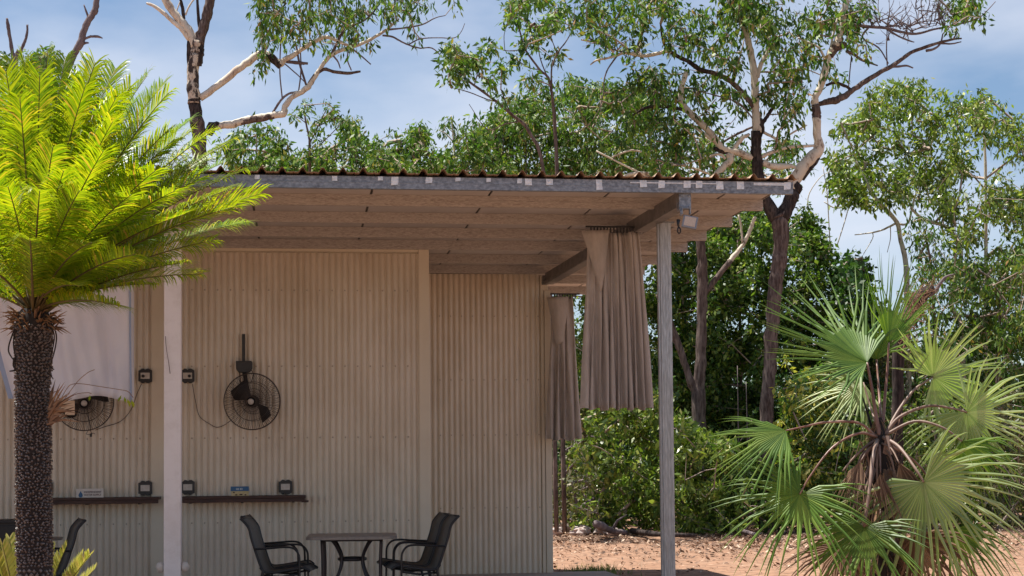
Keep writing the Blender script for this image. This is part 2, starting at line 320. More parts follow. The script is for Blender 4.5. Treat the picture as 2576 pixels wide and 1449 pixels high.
# ------------------------------------------------------------------ verandah roof
XE = 4.83; Y0 = 15.4; XL = -14.0; YB = 25.15
ver = thing('verandah_roof', (0, Y0, GZ), 'flat verandah roof with corrugated top, purlins and foil taped steel edge beam', 'roof')
rows = [16.43, 17.60, 18.72, 19.86-.10, 21.05, 22.20, 23.4, 24.9]
def purlin(x0, x1, y, z0=4.085, z1=4.2):
    m = MB(); m.box((x0, y, z0), (x1, y+.004, z1)); m.box((x0, y+.0045, z0), (x1, y+.062, z0+.004)); m.box((x0, y+.0045, z1-.004), (x1, y+.062, z1-.0005)); m.box((x0, y+.058, z0+.0045), (x1, y+.062, z0+.018))
    m.box((x0, y-.0035, z0+.055), (x1, y-.0005, z0+.062)); return m
for i, y in enumerate(rows):
    yy = y
    x0 = XL if i < 4 else (x_tr1+.02 if i < 6 else X2R+.05)
    purlin(x0, XE-.01*(i % 3)-.005, yy).build('purlin', M['purlin'], ver)
m = purlin(XL, XE, Y0); m.build('edge_beam', M['galv'], ver)
m = MB(); m.box((XE-.4, Y0-.007, 4.165), (XE-.03, Y0-.0045, 4.192)); m.box((3.2, Y0-.0065, 4.170), (XE-.72, Y0-.0045, 4.182)); m.build('foil_strip', M['tape'], ver, kind='stuff')
tp = [(647, .05, .04), (842, .05, .045), (957, .05, .035), (993, .075, .075), (1079, .07, .055), (1152, .055, .035), (1229, .045, .035), (1307, .05, .045), (1329, .07, .06), (1382, .07, .055), (1507, .06, .095), (1618, .07, .065), (1664, .07, .07), (1728, .075, .065), (1758, .07, .065), (1810, .075, .075), (1862, .075, .07), (1980, .075, .07)]
for u, w, h in tp:
    x = PXU(u, Y0, 470); zt = 4.199; k = random.uniform(-.006, .006); h *= 1.08; w *= .95
    m = MB(); yy = Y0-.0085 - random.uniform(0, .002)
    m.add([(x-w/2, yy, zt-h), (x+w/2+k, yy-.004, zt-h+abs(k)), (x+w/2, yy, zt), (x-w/2-k, yy, zt), (x-w/2, yy-.002, zt-h*.45), (x+w/2, yy-.003, zt-h*.55)], [(0, 1, 5, 4), (4, 5, 2, 3)])
    o = m.build('tape_patch', M['tape'], ver); sol = o.modifiers.new('solid', 'SOLIDIFY'); sol.thickness = .0015
# ceiling boards
jx = [PZ(925, 520, 4.2)[0], PZ(1250, 522, 4.2)[0]]; st = 1.2; js = [jx[0]+st*k for k in range(-13, 6)]; js = [XL]+[j for j in js if XL+.3 < j < XE-.2]+[XE-.012]
for a, b in zip(js[:-1], js[1:]):
    m = MB(); z = 4.2015
    m.box((a+.013, Y0+.064, z), (b-.013, 24.98, z+.012)); m.build('ceiling_board', M['ceil'], ver)
m = MB(); m.box((XL, Y0+.07, 4.2155), (XE-.02, YB, 4.222)); m.build('insulation_layer', M['black'], ver)  # black colour stands in for shadow in the gaps between boards
# roof sheets, rib pitch .19
rp = .19; shw = rp*4
poly = []
for k in range(4):
    x = k*rp
    poly += [(x, 0), (x+.045, 0), (x+.055, .006), (x+.065, 0), (x+.100, 0), (x+.128, .040), (x+.140, .047), (x+.152, .040), (x+.180, 0)]
poly.append((shw+.012, 0))
me = None; xx = XE+.02-shw
k = 0
while xx > XL-shw:
    if me is None:
        A = np.array([(x, 0, z) for x, z in poly]); B = A + (0, YB-Y0+.05, 0)
        m = MB(); m.strip(A, B, False); m.strip(A+(0, .0, .0025), B+(0, 0, .0025), False); m.strip(A, A+(0, 0, .0025), False); o = m.build('roof_sheet', M['roof'], ver); me = o.data
    else: o = link('roof_sheet', me, ver)
    o.location = (xx, Y0-.055, 4.224+.0009*(k % 2)); xx -= shw; k += 1
m = MB(); m.box((XE-.004, Y0-.0, 4.2), (XE, 25, 4.223)); m.box((XE-.05, Y0-.0, 4.2005), (XE-.005, Y0+.06, 4.2215)); m.build('barge_strip', M['purlin'], ver)
# rafter beam running back, its end plate, posts
m = MB(); pn = np.array((3.755, 15.62, 4.045)); pf = np.array((3.44, 22.15, 4.01))
for sx in (0,):
    m.beam(pn, pf, .10, .15)
m.beam(pn+(0, .0, -.079), pf+(0, 0, -.079), .13, .006); m.beam(pn+(-.075, .4, -.06), pf+(-.075, 0, -.06), .008, .035)
m.build('rafter_beam', M['beam'], ver, bevel=.004)
m = MB(); xb = PXU(1720, Y0+.1, 500); m.box((xb-.058, Y0+.05, 3.925), (xb+.062, Y0+.062, 4.13)); m.box((xb-.045, Y0+.063, 3.93), (xb-.03, Y0+.2, 4.02))
for dx in (-.035, .04):
    for z in (3.96, 4.06): m.tube([(xb+dx, Y0+.05, z), (xb+dx, Y0+.038, z)], .011, 6)
m.build('end_plate', M['galv'], ver, bevel=.003)
m = MB(); m.beam(pf+(-.09, .02, -.02), pf+(-.01, .02, -.02), .10, .12); m.build('wall_bracket', M['beam'], ver, bevel=.003)
px_, py_ = 3.815, 16.62
m = MB()
m.box((px_-.06, py_-.05, GZ), (px_+.055, py_-.046, 3.975)); m.box((px_-.06, py_-.0455, GZ), (px_-.056, py_+.05, 3.975)); m.box((px_+.051, py_-.0455, GZ), (px_+.055, py_+.05, 3.975))
m.box((px_-.055, py_+.046, GZ), (px_+.05, py_+.05, 3.975))
m.box((px_-.040, py_-.056, GZ), (px_-.030, py_-.0505, 3.97)); m.box((px_+.022, py_-.056, GZ), (px_+.030, py_-.0505, 3.97)); m.box((px_-.008, py_-.054, GZ), (px_-.002, py_-.0505, 3.97))
m.box((px_-.082, py_-.028, GZ), (px_-.0605, py_+.03, 3.96))
m.build('post', M['post'], ver, bevel=.002, label='galvanised steel post under the end of the rafter beam')
m = MB(); m.box((px_-.09, py_-.075, 3.962), (px_+.09, py_+.07, 3.974)); m.build('post_cap', M['galv'], ver)
xp0, xp1 = PXU(412, 16.5, 1100), PXU(455, 16.5, 1100)
m = MB(); m.box((xp0, 16.5, FLZ), (xp1, 16.67, 4.084)); m.build('post', M['white'], ver, bevel=.008, label='wide white painted post behind the cycad')
m = MB(); m.tube(smooth_path([PY(416, 846, 16.48), PY(419, 880, 16.48), PY(424, 910, 16.48), PY(428, 940, 16.48)], 4), .0035, 5); m.build('dry_vine', M['bgrey'], ver)
for s, xq in ((-1, xp0), (1, xp1)):
    m = MB(); zc = PY(400, 1428, 16.5)[2]; m.blob((xq+s*.035, 16.56, zc), (.045, .045, .055), 3+s, .06, 12, 8); m.build('post_knob', M['hub'], ver)

# ------------------------------------------------------------------ curtains
def curtain(x0t, x1t, x0b, x1b, y, zt, zb, n, amp, label, seed, side, dropw):
    g = np.random.default_rng(seed); root = thing('curtain', ((x0t+x1t)/2, y, zb), label, 'curtain', 'curtains hanging from the verandah beam')
    nu = n*10; nz = 26; V = []
    ph = np.cumsum(g.uniform(.55, 1.45, nu)); ph = ph/ph[-1]*n*2*pi; am = np.interp(np.arange(nu), np.linspace(0, nu, n*2), g.uniform(.45, 1.25, n*2))
    for j in range(nz+1):
        t = j/nz
        xa = x0t+(x0b-x0t)*t**.9; xb_ = x1t+(x1b-x1t)*t**.75
        for i in range(nu):
            s = i/(nu-1)
            wob = 1 - .45*math.exp(-((t-.28)/.14)**2)
            y_ = y + amp*am[i]*sin(ph[i]+.5*sin(t*3+i*.05))*(.55+.55*t)*wob - .02*t
            z = zt+(zb-zt)*t + (.014*sin(ph[i]*.5) if j == nz else 0) - (.035*sin(pi*s) if j == 0 else 0)*dropw
            V.append((xa+(xb_-xa)*s + .012*sin(ph[i]*.7+t*4), y_, z))
    m = MB(); m.add(V, [(j*nu+i, j*nu+i+1, (j+1)*nu+i+1, (j+1)*nu+i) for j in range(nz) for i in range(nu-1)], True)
    o = m.build('cloth', M['curtain'], root); so = o.modifiers.new('solid', 'SOLIDIFY'); so.thickness = .003
    # folded-over corner at the open side
    m = MB(); A = []; B = []
    for t in np.linspace(0, 1, 12):
        A.append((x0t-.08+.20*t*side, y-.075-.02*sin(t*pi), zt-.02-.66*t)); B.append((x0t+.22-.08*t, y-.085-.03*sin(t*3), zt-.01-.62*t))
    m.strip(A, B); o = m.build('folded_corner', M['curtain'], root); so = o.modifiers.new('solid', 'SOLIDIFY'); so.thickness = .004
    # bottom hem
    m = MB(); V2 = np.array(V[nz*nu:]); m.strip(V2+(0, -.004, .045), V2+(0, -.005, -.002)); m.build('hem', M['curtain'], root)
    m = MB()
    for x in np.arange(x0t+.03, x1t+.05, .036): m.box((x, y-.012, zt-.03), (x+.016, y+.012, zt+.025))
    m.box((x0t-.02, y-.012, zt+.0255), (x1t+.10, y+.012, zt+.045)); m.build('hook_rail', M['black'], root)
    return root
yc = 17.25
curtain(PXU(1478, yc, 590), PXU(1608, yc, 590), PXU(1462, yc, 1028), PXU(1641, yc, 1028), yc, PY(1550, 579, yc)[2], PY(1550, 1029, yc)[2], 11, .055, 'long taupe pleated curtain hanging beside the galvanised post, corner folded over', 5, 1, 1)
yc = 22.05
curtain(PXU(1388, yc, 745), PXU(1440, yc, 745), PXU(1374, yc, 1106), PXU(1461, yc, 1106), yc, PY(1410, 746, yc)[2], PY(1410, 1106, yc)[2], 5, .055, 'narrower taupe curtain hanging at the far corner of the shed wall', 9, .6, 0)

# ------------------------------------------------------------------ floodlight
fl = thing('floodlight', (xb, Y0+.02, 3.8), 'square floodlight with motion sensor under the roof end plate', 'light', local=True)
m = MB(); m.box((-.045, -.02, .075), (-.035, .03, .13)); m.box((.035, -.02, .075), (.045, .03, .13)); m.box((-.045, -.02, .1305), (.045, .03, .137)); m.tube([(-.05, .0, .06), (-.045, .0, .13)], .012, 8); m.build('bracket', M['galv'], fl)
def rot(V, rx=0, ry=0, rz=0, o=(0, 0, 0)):
    R = np.array((Matrix.Rotation(rz, 3, 'Z') @ Matrix.Rotation(ry, 3, 'Y') @ Matrix.Rotation(rx, 3, 'X'))); return (np.asarray(V) @ R.T) + o
def rotate_mb(m, **k): m.v = [rot(v, **k) for v in m.v]; return m
kw = dict(rx=radians(-22), ry=radians(12), rz=radians(-12), o=(.035, -.03, .0))
m = MB(); m.box((-.075, 0, -.068), (.07, .03, .066)); [m.box((-.06+.022*i, .0305, -.055), (-.055+.022*i, .05, .055)) for i in range(6)]; rotate_mb(m, **kw).build('housing', M['lamp'], fl, bevel=.004)
m = MB(); m.box((-.058, -.004, -.052), (.053, -.0005, .050)); rotate_mb(m, **kw).build('lens', M['lens'], fl)
m = MB(); m.tube([(-.075, 0, .02), (-.082, -.01, -.02), (-.078, -.015, -.055)], [.02, .014, .008], 8); m.tube([(-.078, -.015, -.05), (-.062, -.02, -.07), (-.06, -.02, -.10), (-.075, -.02, -.118), (-.09, -.02, -.10), (-.088, -.02, -.07), (-.078, -.015, -.05)], .0085, 6); m.build('motion_sensor', M['black'], fl)

# ------------------------------------------------------------------ outlets
def outlet(loc, label, plug=None, grp=None, flipped=False):
    root = thing('power_outlet', loc, label, 'power outlet', grp, local=True)
    w, h = .080, .088
    top = [(-w, h*.72), (-w*.72, h*.78), (-w*.5, h*1.0), (-w*.22, h*.98), (0, h*.82), (w*.22, h*.98), (w*.5, h*1.0), (w*.78, h*.85), (w, h*.75)]
    bot = [(x, -z) for x, z in top][::-1]
    m = MB(); m.prism(top+bot, -.045, .0); m.build('frame', M['black'], root, bevel=.003)
    m = MB(); m.box((-w*.66, -.052, -.035), (w*.66, -.0455, .038)); m.build('plate', M['plate'], root, bevel=.002)
    m = MB(); [m.box((dx, -.0545, .02), (dx+.012, -.0522, .028)) for dx in (-.03, .018)]; [m.box((dx, -.0535, -.012), (dx+.003, -.0522, .004)) for dx in (-.034, -.022, .022, .034)]; m.build('switches', M['hub'], root, kind='stuff')
    if plug is not None: m = MB(); m.tube([(plug, -.052, -.003), (plug, -.085, -.003)], [.019, .017], 12); m.build('plug', M['black'], root)
    return root
yo = W1-.022
g1 = 'power outlets high beside the fans'; g2 = 'power outlets above the wall shelves'
outlet(PY(472.5, 946, yo), 'power outlet right of the white post, cord running down to the fan', .022, g1)
outlet(PY(366, 946, yo), 'power outlet left of the white post, cord running to the half hidden fan', -.022, g1)
outlet(PY(473, 1226, yo), 'power outlet just right of the white post above the shelf', None, g2)
outlet(PY(366, 1228, yo), 'power outlet just left of the white post above the shelf', None, g2)
outlet(PY(718, 1225, yo), 'power outlet at the right end of the shelf above the chairs', None, g2)
outlet(PY(114, 1229, yo), 'power outlet mostly hidden behind the cycad trunk', None, g2)

# ------------------------------------------------------------------ shelves
def shelf(u0, u1, label, lip):
    z1 = 1.112; ys = W1-.32; x0 = PXU(u0, ys, 1250); x1 = PXU(u1, ys, 1250)
    root = thing('wall_shelf', ((x0+x1)/2, W1, z1), label, 'shelf', 'dark timber shelves on the shed wall')
    m = MB(); m.box((x0, ys, z1-.032), (x1, W1-.012, z1)); m.build('board', M['shelf'], root, bevel=.004)
    m = MB(); m.box((x0, ys+.012, z1-.075), (x1-.01, ys+.045, z1-.0325)); m.build('front_rail', M['shelf'], root, bevel=.003)
    m = MB(); [m.beam((x, ys+.06, z1-.06), (x, W1-.03, z1-.06), .03, .05) for x in np.arange(x0+.1, x1-.05, .6)]; m.build('bracket', M['black'], root, kind='stuff')
    if lip: m = MB(); m.box((x1-.05, ys+.05, z1-.085), (x1+.035, ys+.085, z1-.06)); m.build('end_cleat', M['shelf'], root)
    return z1, ys
zs, ysf = shelf(456, 769, 'dark timber wall shelf right of the white post, behind the left chair', True)
shelf(60, 400, 'dark timber wall shelf between the cycad trunk and the white post', False)

# ------------------------------------------------------------------ signs on the shelves
def textobj(txt, size, m, parent, loc, extr=.0006, sx=1):
    cu = bpy.data.curves.new('t', 'FONT'); cu.body = txt; cu.size = size; cu.extrude = extr; cu.align_x = 'LEFT'; cu.space_character = 1.02
    cu.offset = size*.018
    t = bpy.data.objects.new('t', cu); COL.objects.link(t); me = bpy.data.meshes.new_from_object(t); bpy.data.objects.remove(t)
    me.materials.append(m) if not me.materials else None
    me.materials.clear(); me.materials.append(m)
    o = link('lettering', me, parent); o.location = loc; o.rotation_euler = (radians(90), 0, 0); o.scale = (sx, 1, 1); return o
p = PY(226, 1250, ysf+.05)
sg = thing('water_sign', (p[0], ysf+.05, zs), 'small white sign reading INDEPENDENT WATER SUPPLY with a blue drop, on the left shelf', 'sign', local=True)
m = MB(); m.box((-.155, 0, .001), (.155, .004, .105)); m.build('panel', M['signwhite'], sg)
pts = [(0, .080), (.008, .062), (.021, .042), (.025, .028), (.021, .013), (.010, .005), (0, .003), (-.010, .005), (-.021, .013), (-.025, .028), (-.021, .042), (-.008, .062)]
m = MB(); m.prism([(x-.105, z) for x, z in pts], -.002, -.0005); m.build('blue_drop', M['blue'], sg)
textobj('INDEPENDENT', .030, M['ink'], sg, (-.068, -.001, .055), sx=.98); textobj('WATER SUPPLY', .030, M['ink'], sg, (-.068, -.001, .022), sx=.93)
p = PY(603.5, 1245, ysf+.05)
sg = thing('notice_board', (p[0], ysf+.05, zs), 'small blue and yellow notice standing on the right shelf', 'sign', local=True)
m = MB(); m.box((-.102, 0, .001), (.105, .006, .057)); m.build('yellow_panel', M['yellow'], sg)
m = MB(); m.box((-.108, -.002, .0575), (.105, .006, .112)); m.build('blue_panel', M['blue'], sg)
m = MB(); [m.box((a, -.0035, .070), (b, -.0022, .092)) for a, b in ((-.045, -.035), (-.031, -.012), (.0, .018), (.022, .03))]; m.build('pale_print', M['pale'], sg, kind='stuff')
m = MB(); [m.box((a, -.0035, z), (b, -.0005, z+.014)) for a, b, z in ((-.055, -.03, .006), (-.005, .03, .01), (.055, .075, .006), (-.08, -.06, .035))]; m.build('brown_print', M['shelf'], sg, kind='stuff')

# ------------------------------------------------------------------ fans
def fan(loc, tilt, blade0, label, rod=True):
    root = thing('wall_fan', loc, label, 'fan', 'wall fans', local=True)
    R = .335
    def T(m): return rotate_mb(m, rx=tilt[0], rz=tilt[1])
    m = MB(); th = np.linspace(0, 2*pi, 49)
    def ring(r, y, t): m.tube([(r*cos(a), y, r*sin(a)) for a in th], t, 5, False)
    for r, y, t in ((R, 0, .0065), (R*.985, -.012, .004), (R*.66, -.062, .0028), (R*.36, -.080, .0022), (.06, -.088, .004), (R*.7, .07, .003), (R*.45, .1, .003)): ring(r, y, t)
    T(m).build('cage_rim', M['cage'], root)
    m = MB()
    for k in range(88):
        a = 2*pi*k/88; sw = .22
        P = []; Q = []
        for s in np.linspace(.16, 1, 6):
            aa = a + sw*(1-s); P.append((R*s*cos(aa), -.086*(1-s**2.6)-.0, R*s*sin(aa)))
            Q.append((R*s*cos(a-sw*(1-s)), .11*(1-s**2.5), R*s*sin(a-sw*(1-s))))
        m.tube(P, .0021, 4, False); 
        if k % 2 == 0: m.tube(Q, .0018, 4, False)
    T(m).build('cage_wires', M['cage'], root, kind='stuff')
    for b in range(2):
        a0 = blade0+pi*b; m = MB(); A = []; B = []
        for s in np.linspace(.1, .84, 12):
            r = R*s; off = -.55*(s-.1); wd = .16+.62*math.sin(min(1, (s-.1)/.55)*pi*.5)*(1-max(0, s-.62)*1.9)
            wd *= (.55 if b else .9)
            A.append((r*cos(a0+off+wd), .02-.028, r*sin(a0+off+wd))); B.append((r*cos(a0+off-wd*.7), .02+.022, r*sin(a0+off-wd*.7)))
        m.strip(A, B); o = T(m).build('blade', M['blade'], root); so = o.modifiers.new('solid', 'SOLIDIFY'); so.thickness = .004
    m = MB(); m.tube([(0, -.06, 0), (0, .06, 0)], [.05, .045], 16); m.tube([(0, .06, 0), (0, .19, 0)], [.075, .06], 16); T(m).build('motor', M['blade'], root)
    m = MB(); m.tube([(0, -.094, 0), (0, -.088, 0)], [.034, .036], 18); m.tube([(0, -.097, 0), (0, -.0945, 0)], [.018, .02], 14, mi=1); T(m).build('badge', [M['hub'], M['plate']], root)
    if rod:
        m = MB(); m.box((-.125, .22, .41), (-.087, .26, .82)); m.build('wall_rod', M['black'], root, bevel=.002)
        m = MB(); m.prism([(-.195, .49), (-.01, .49), (.002, .475), (0, .40), (-.025, .36), (-.05, .352), (-.16, .352), (-.19, .39)], .13, .215); m.build('control_box', M['black'], root, bevel=.006)
        m = MB(); m.tube([(-.10, .17, .38), (-.075, .15, .25), (-.05, .12, .10), (-.02, .10, .0)], [.028, .026, .028, .035], 8); m.tube([(-.15, .16, .355), (-.145, .14, .25), (-.1, .12, .15)], .005, 5); m.tube([(-.01, .16, .38), (.02, .15, .33), (-.02, .13, .22)], .005, 5); m.build('arm', M['black'], root)
    else:
        m = MB(); m.box((-.02, .22, .25), (.02, .26, .82)); m.tube([(0, .24, .35), (0, .12, 0)], .03, 8); m.build('arm', M['black'], root)
        m = MB(); m.tube([(.02, .0, .0), (.06, -.09, -.17), (.08, -.06, -.33), (.085, .0, -.37)], .004, 5); m.tube([(.04, 0, -.34), (.02, .0, -.37), (.06, 0, -.38), (.10, 0, -.36), (.12, .02, -.37)], .004, 5); m.box((.065, -.01, -.405), (.09, .01, -.365)); m.build('loose_wires', M['black'], root)
    return root
f1 = fan(PY(634, 1010, W1-.27), (radians(3), radians(-8)), radians(150), 'black caged wall fan on a rod right of the white post')
f2 = fan(PY(212, 1012, W1-.27), (radians(10), radians(6)), radians(215), 'black caged wall fan half covered by the hanging white cloth', False)
def cord(P, label, parent, name='power_cord'):
    m = MB(); Q = smooth_path(np.array(P), 5); m.v = []; m.tube(Q, .0042, 5); 
    L0 = np.array(parent.location); m.v = [v-L0 for v in m.v]; m.build(name, M['cordm'], parent)
cord([PY(484, 966, W1-.07), PY(492, 1010, W1-.03), PY(502, 1047, W1-.03), PY(530, 1068, W1-.03), PY(547, 1075, W1-.03), PY(566, 1068, W1-.08), PY(580, 1058, W1-.2)], '', f1)
cord([PY(356, 966, W1-.07), PY(345, 990, W1-.03), PY(330, 1030, W1-.03), PY(303, 1060, W1-.03), PY(262, 1074, W1-.05), PY(240, 1082, W1-.2)], '', f2)

# ------------------------------------------------------------------ white cloth
yk = 17.6
wc = thing('hanging_cloth', PY(170, 1000, yk), 'white cloth sheet hanging under the roof behind the cycad trunk', 'cloth')
m = MB(); nu = 48; nz = 20; V = []
tl = PY(-70, 640, yk); tr = PY(334, 690, yk)
for j in range(nz+1):
    t = j/nz
    for i in range(nu+1):
        s = i/nu; u = (-75 + 100*t) + (337-(-75+100*t))*s
        vb = 1002 + 10*s - 14*math.exp(-((s-.72)/.16)**2) + 8*math.exp(-((s-.35)/.15)**2); vt = 640
        q = PY(u, vt+(vb-vt)*t, yk); V.append((q[0], yk+.06*sin(s*17+1.6*t)*(.3+.7*t)+.035*sin(s*31+t*2)+.02*sin(s*53-t*5), q[2]))
m.add(V, [(j*(nu+1)+i, j*(nu+1)+i+1, (j+1)*(nu+1)+i+1, (j+1)*(nu+1)+i) for j in range(nz) for i in range(nu)], True)
o = m.build('sheet', M['sheet'], wc); so = o.modifiers.new('solid', 'SOLIDIFY'); so.thickness = .002
V = np.array(V)
m = MB(); P = V.reshape(nz+1, nu+1, 3); e = P[:, 0]-(0, .02, 0); m.strip(e-(.03, .01, 0), e+(.025, 0, 0)); m.build('piping', M['piping'], wc); m = MB(); e = P[:, -2]-(0, .02, 0); m.tube(e, .011, 6); o = m.build('piping', M['piping'], wc)
m = MB(); m.strip([PY(165, 1008, yk-.03), PY(163, 1044, yk-.03)], [PY(188, 1008, yk-.03), PY(188, 1044, yk-.03)], False); m.strip([PY(150, 1002, yk-.035), PY(154, 1026, yk-.03)], [PY(166, 1004, yk-.035), PY(166, 1034, yk-.03)], False); o = m.build('torn_flap', M['flap'], wc); so = o.modifiers.new('solid', 'SOLIDIFY'); so.thickness = .002

# ------------------------------------------------------------------ furniture
def chair(loc, rz, label, grp, src=None):
    if src is not None:
        c = copy_tree(src); c.location = loc; c.rotation_euler = (0, 0, rz); c['label'] = label; c['group'] = grp; return c
    root = thing('patio_chair', loc, label, 'chair', grp, local=True, rotz=rz)
    prof = smooth_path([(.50, .425), (.44, .462), (.38, .455), (.12, .415), (.03, .425), (-.01, .49), (-.055, .62), (-.10, .76), (-.125, .86), (-.165, .92), (-.215, .97)], 4)
    W = .265
    m = MB(); A = [(x, -W+.01, z) for x, z in prof]; B = [(x, W-.01, z) for x, z in prof]; m.strip(A, B)
    o = m.build('sling', M['sling'], root); so = o.modifiers.new('solid', 'SOLIDIFY'); so.thickness = .004
    for s in (-1, 1):
        m = MB(); m.tube([(x, s*W, z) for x, z in prof], .0145, 8)
        m.build('side_rail', M['chair'], root)
        m = MB(); ar = smooth_path([(-.065, .655), (.10, .665), (.25, .675), (.335, .66), (.385, .60), (.395, .52), (.395, .42), (.40, .2), (.41, .0)], 4)
        k = s*(W+.02); m.strip([(x, k-.02, z) for x, z in ar[:14]], [(x, k+.02, z) for x, z in ar[:14]]); m.tube([(x, k, z) for x, z in ar], .011, 8); m.build('arm', M['chair'], root)
        m = MB(); m.tube([(x, s*(W+.005), z) for x, z in smooth_path([(-.01, .47), (.02, .40), (-.03, .2), (-.09, 0)], 3)], .0145, 8); m.build('rear_leg', M['chair'], root)
        m = MB(); m.tube([(.02, s*(W-.005), .385), (.2, s*(W-.005), .37), (.39, s*(W+.01), .40)], .011, 8); m.build('seat_frame', M['chair'], root)
    m = MB()
    for x, z in ((-.205, .962), (.44, .448), (.05, .40)): m.tube([(x, -W, z), (x, W, z)], .011, 8)
    m.build('cross_bars', M['chair'], root, kind='stuff')
    return root
def place_at(u, v, Yv): q = PY(u, v, Yv); return q
gr = 'black patio chairs around the grey table'
# right chairs face -X ; back top is at local (-.215,.97)
def chair_loc(u, v, Yv, rz):
    q = PY(u, v, Yv); d = np.array([cos(rz), sin(rz)])
    return (q[0]+.215*d[0], q[1]+.215*d[1], FLZ)
rzR = pi + radians(4.5); rzL = radians(-9)
c0 = chair(chair_loc(1144, 1295, 17.20, rzR), rzR, 'black patio chair right of the grey table, the nearer of that pair', gr)
chair(chair_loc(1119, 1292, 17.88, rzR), rzR, 'black patio chair right of the grey table, the farther of that pair', gr, c0)
chair(chair_loc(617, 1295, 17.20, rzL), rzL, 'black patio chair left of the grey table, the nearer of that pair', gr, c0)
chair(chair_loc(616, 1292, 17.86, rzL+.03), rzL+.03, 'black patio chair left of the grey table, the farther of that pair', gr, c0)
q = chair_loc(208, 1302, 17.4, pi+radians(14))
chair(q, pi+radians(14), 'black patio chair beyond the cycad trunk at the left table', 'patio furniture left of the white post', c0)
def table(loc, rz, label, grp=None):
    root = thing('patio_table', loc, label, 'table', grp, local=True, rotz=rz)
    w = .475; h = .755; c = .12
    poly = []
    for sx, sy in ((1, 1), (-1, 1), (-1, -1), (1, -1)):
        for a in np.linspace(0, pi/2, 6):
            ang = {(1, 1): 0, (-1, 1): pi/2, (-1, -1): pi, (1, -1): 3*pi/2}[(sx, sy)] + a
            poly.append((sx*(w-c)+c*cos(ang), sy*(w-c)+c*sin(ang)))
    n = len(poly); m = MB()
    V = [(x, y, h-.032) for x, y in poly]+[(x, y, h-.006) for x, y in poly]+[(x*.985, y*.985, h) for x, y in poly]
    m.add(V, [tuple(range(n))[::-1], tuple(range(2*n, 3*n))]+[(k*n+i, k*n+(i+1) % n, (k+1)*n+(i+1) % n, (k+1)*n+i) for k in range(2) for i in range(n)]); m.build('tabletop', M['tabletop'], root)
    for sx in (-1, 1):
        for sy in (-1, 1):
            m = MB(); m.tube(smooth_path([(sx*.31, sy*.31, h-.03), (sx*.30, sy*.30, .45), (sx*.31, sy*.31, .2), (sx*.36, sy*.36, 0)], 4), .018, 8)
            m.tube(smooth_path([(sx*.22, sy*.25, h-.03), (sx*.16, sy*.20, .64), (sx*.11, sy*.15, .5), (sx*.15, sy*.19, .33), (sx*.26, sy*.28, .15), (sx*.34, sy*.34, .05)], 4), .017, 8)
            m.build('leg', M['tableleg'], root)
    m = MB(); th = np.linspace(0, 2*pi, 25); m.tube([(.14*cos(a), .17*sin(a), .50) for a in th], .018, 8, False); m.build('ring_brace', M['tableleg'], root)
    m = MB(); [m.tube([(-.31, s*.31, h-.045), (.31, s*.31, h-.045)], .012, 6) for s in (-1, 1)]; [m.tube([(s*.31, -.31, h-.045), (s*.31, .31, h-.045)], .012, 6) for s in (-1, 1)]; m.build('top_frame', M['tableleg'], root, kind='stuff')
    return root
qt = PY(886, 1346, 17.55); table((qt[0], 17.55, FLZ+.005), radians(-3), 'square grey patio table between the four black chairs')
# left bar table and dark bench behind the cycad trunk
qb = PY(110, 1352, 18.0); rt = thing('side_table', (qb[0], 18.0, FLZ), 'round dark side table just right of the cycad trunk', 'table', local=True)
zt_ = qb[2]-FLZ
m = MB(); m.tube([(0, 0, zt_-.03), (0, 0, zt_)], [.19, .205], 24, smooth=False); m.build('tabletop', M['tabletop'], rt)
m = MB(); m.tube([(0, 0, 0), (0, 0, zt_-.031)], .035, 10); m.build('stem', M['black'], rt)
m = MB(); [m.beam((0, 0, .03), (.25*cos(a), .25*sin(a), .02), .05, .03) for a in np.arange(4)*pi/2+.4]; m.build('foot', M['black'], rt)
qc = PY(-20, 1309, 17.5); cb = thing('dark_cabinet', (qc[0], 17.5, FLZ), 'dark cabinet with a flat top at the left edge behind the cycad', 'cabinet', local=True)
zc = qc[2]-FLZ
m = MB(); m.box((-.5, 0, zc-.03), (.47, .5, zc)); m.build('top', M['blade'], cb, bevel=.004)
m = MB(); m.box((-.48, .02, 0), (.44, .48, zc-.0305)); m.build('carcass', M['blade'], cb)
m = MB(); m.box((-.46, .0, .05), (-.02, .0195, zc-.06)); m.build('door', M['blade'], cb, bevel=.003); m = MB(); m.box((0, .0, .05), (.42, .0195, zc-.06)); m.build('door', M['blade'], cb, bevel=.003)

# ------------------------------------------------------------------ foliage helpers
def leaves(C, n, r, L_, W_, hang=.6, g=RNG, flat=False, var=.35):
    """n leaves round every centre in C: kite quads"""
    C = np.repeat(C, n, axis=0); k = len(C)
    d = unit(g.normal(size=(k, 3))); rad = g.random((k, 1))**.6
    R = np.asarray(r) if np.ndim(r) else np.array([r, r, r*.8])
    P = C + d*rad*R
    ax = unit(g.normal(size=(k, 3)) + d*.5 + np.array([0, 0, -1.0])*hang*2.2)
    nn = unit(g.normal(size=(k, 3)) + (np.array([0, 0, 1.6]) if flat else 0)); sd_ = unit(np.cross(ax, nn))
    s = (1+var*g.normal(size=(k, 1))).clip(.5, 1.7); l = L_*s; w = W_*s*(.8+.4*g.random((k, 1)))
    a = P; b = P+ax*l*.45+sd_*w*.5; c = P+ax*l; e = P+ax*l*.45-sd_*w*.5
    return np.stack([a, b, c, e], 1)
def px2m(Yv): return 1.0/(F/(Yv*1.0)) # metres per view pixel, near enough
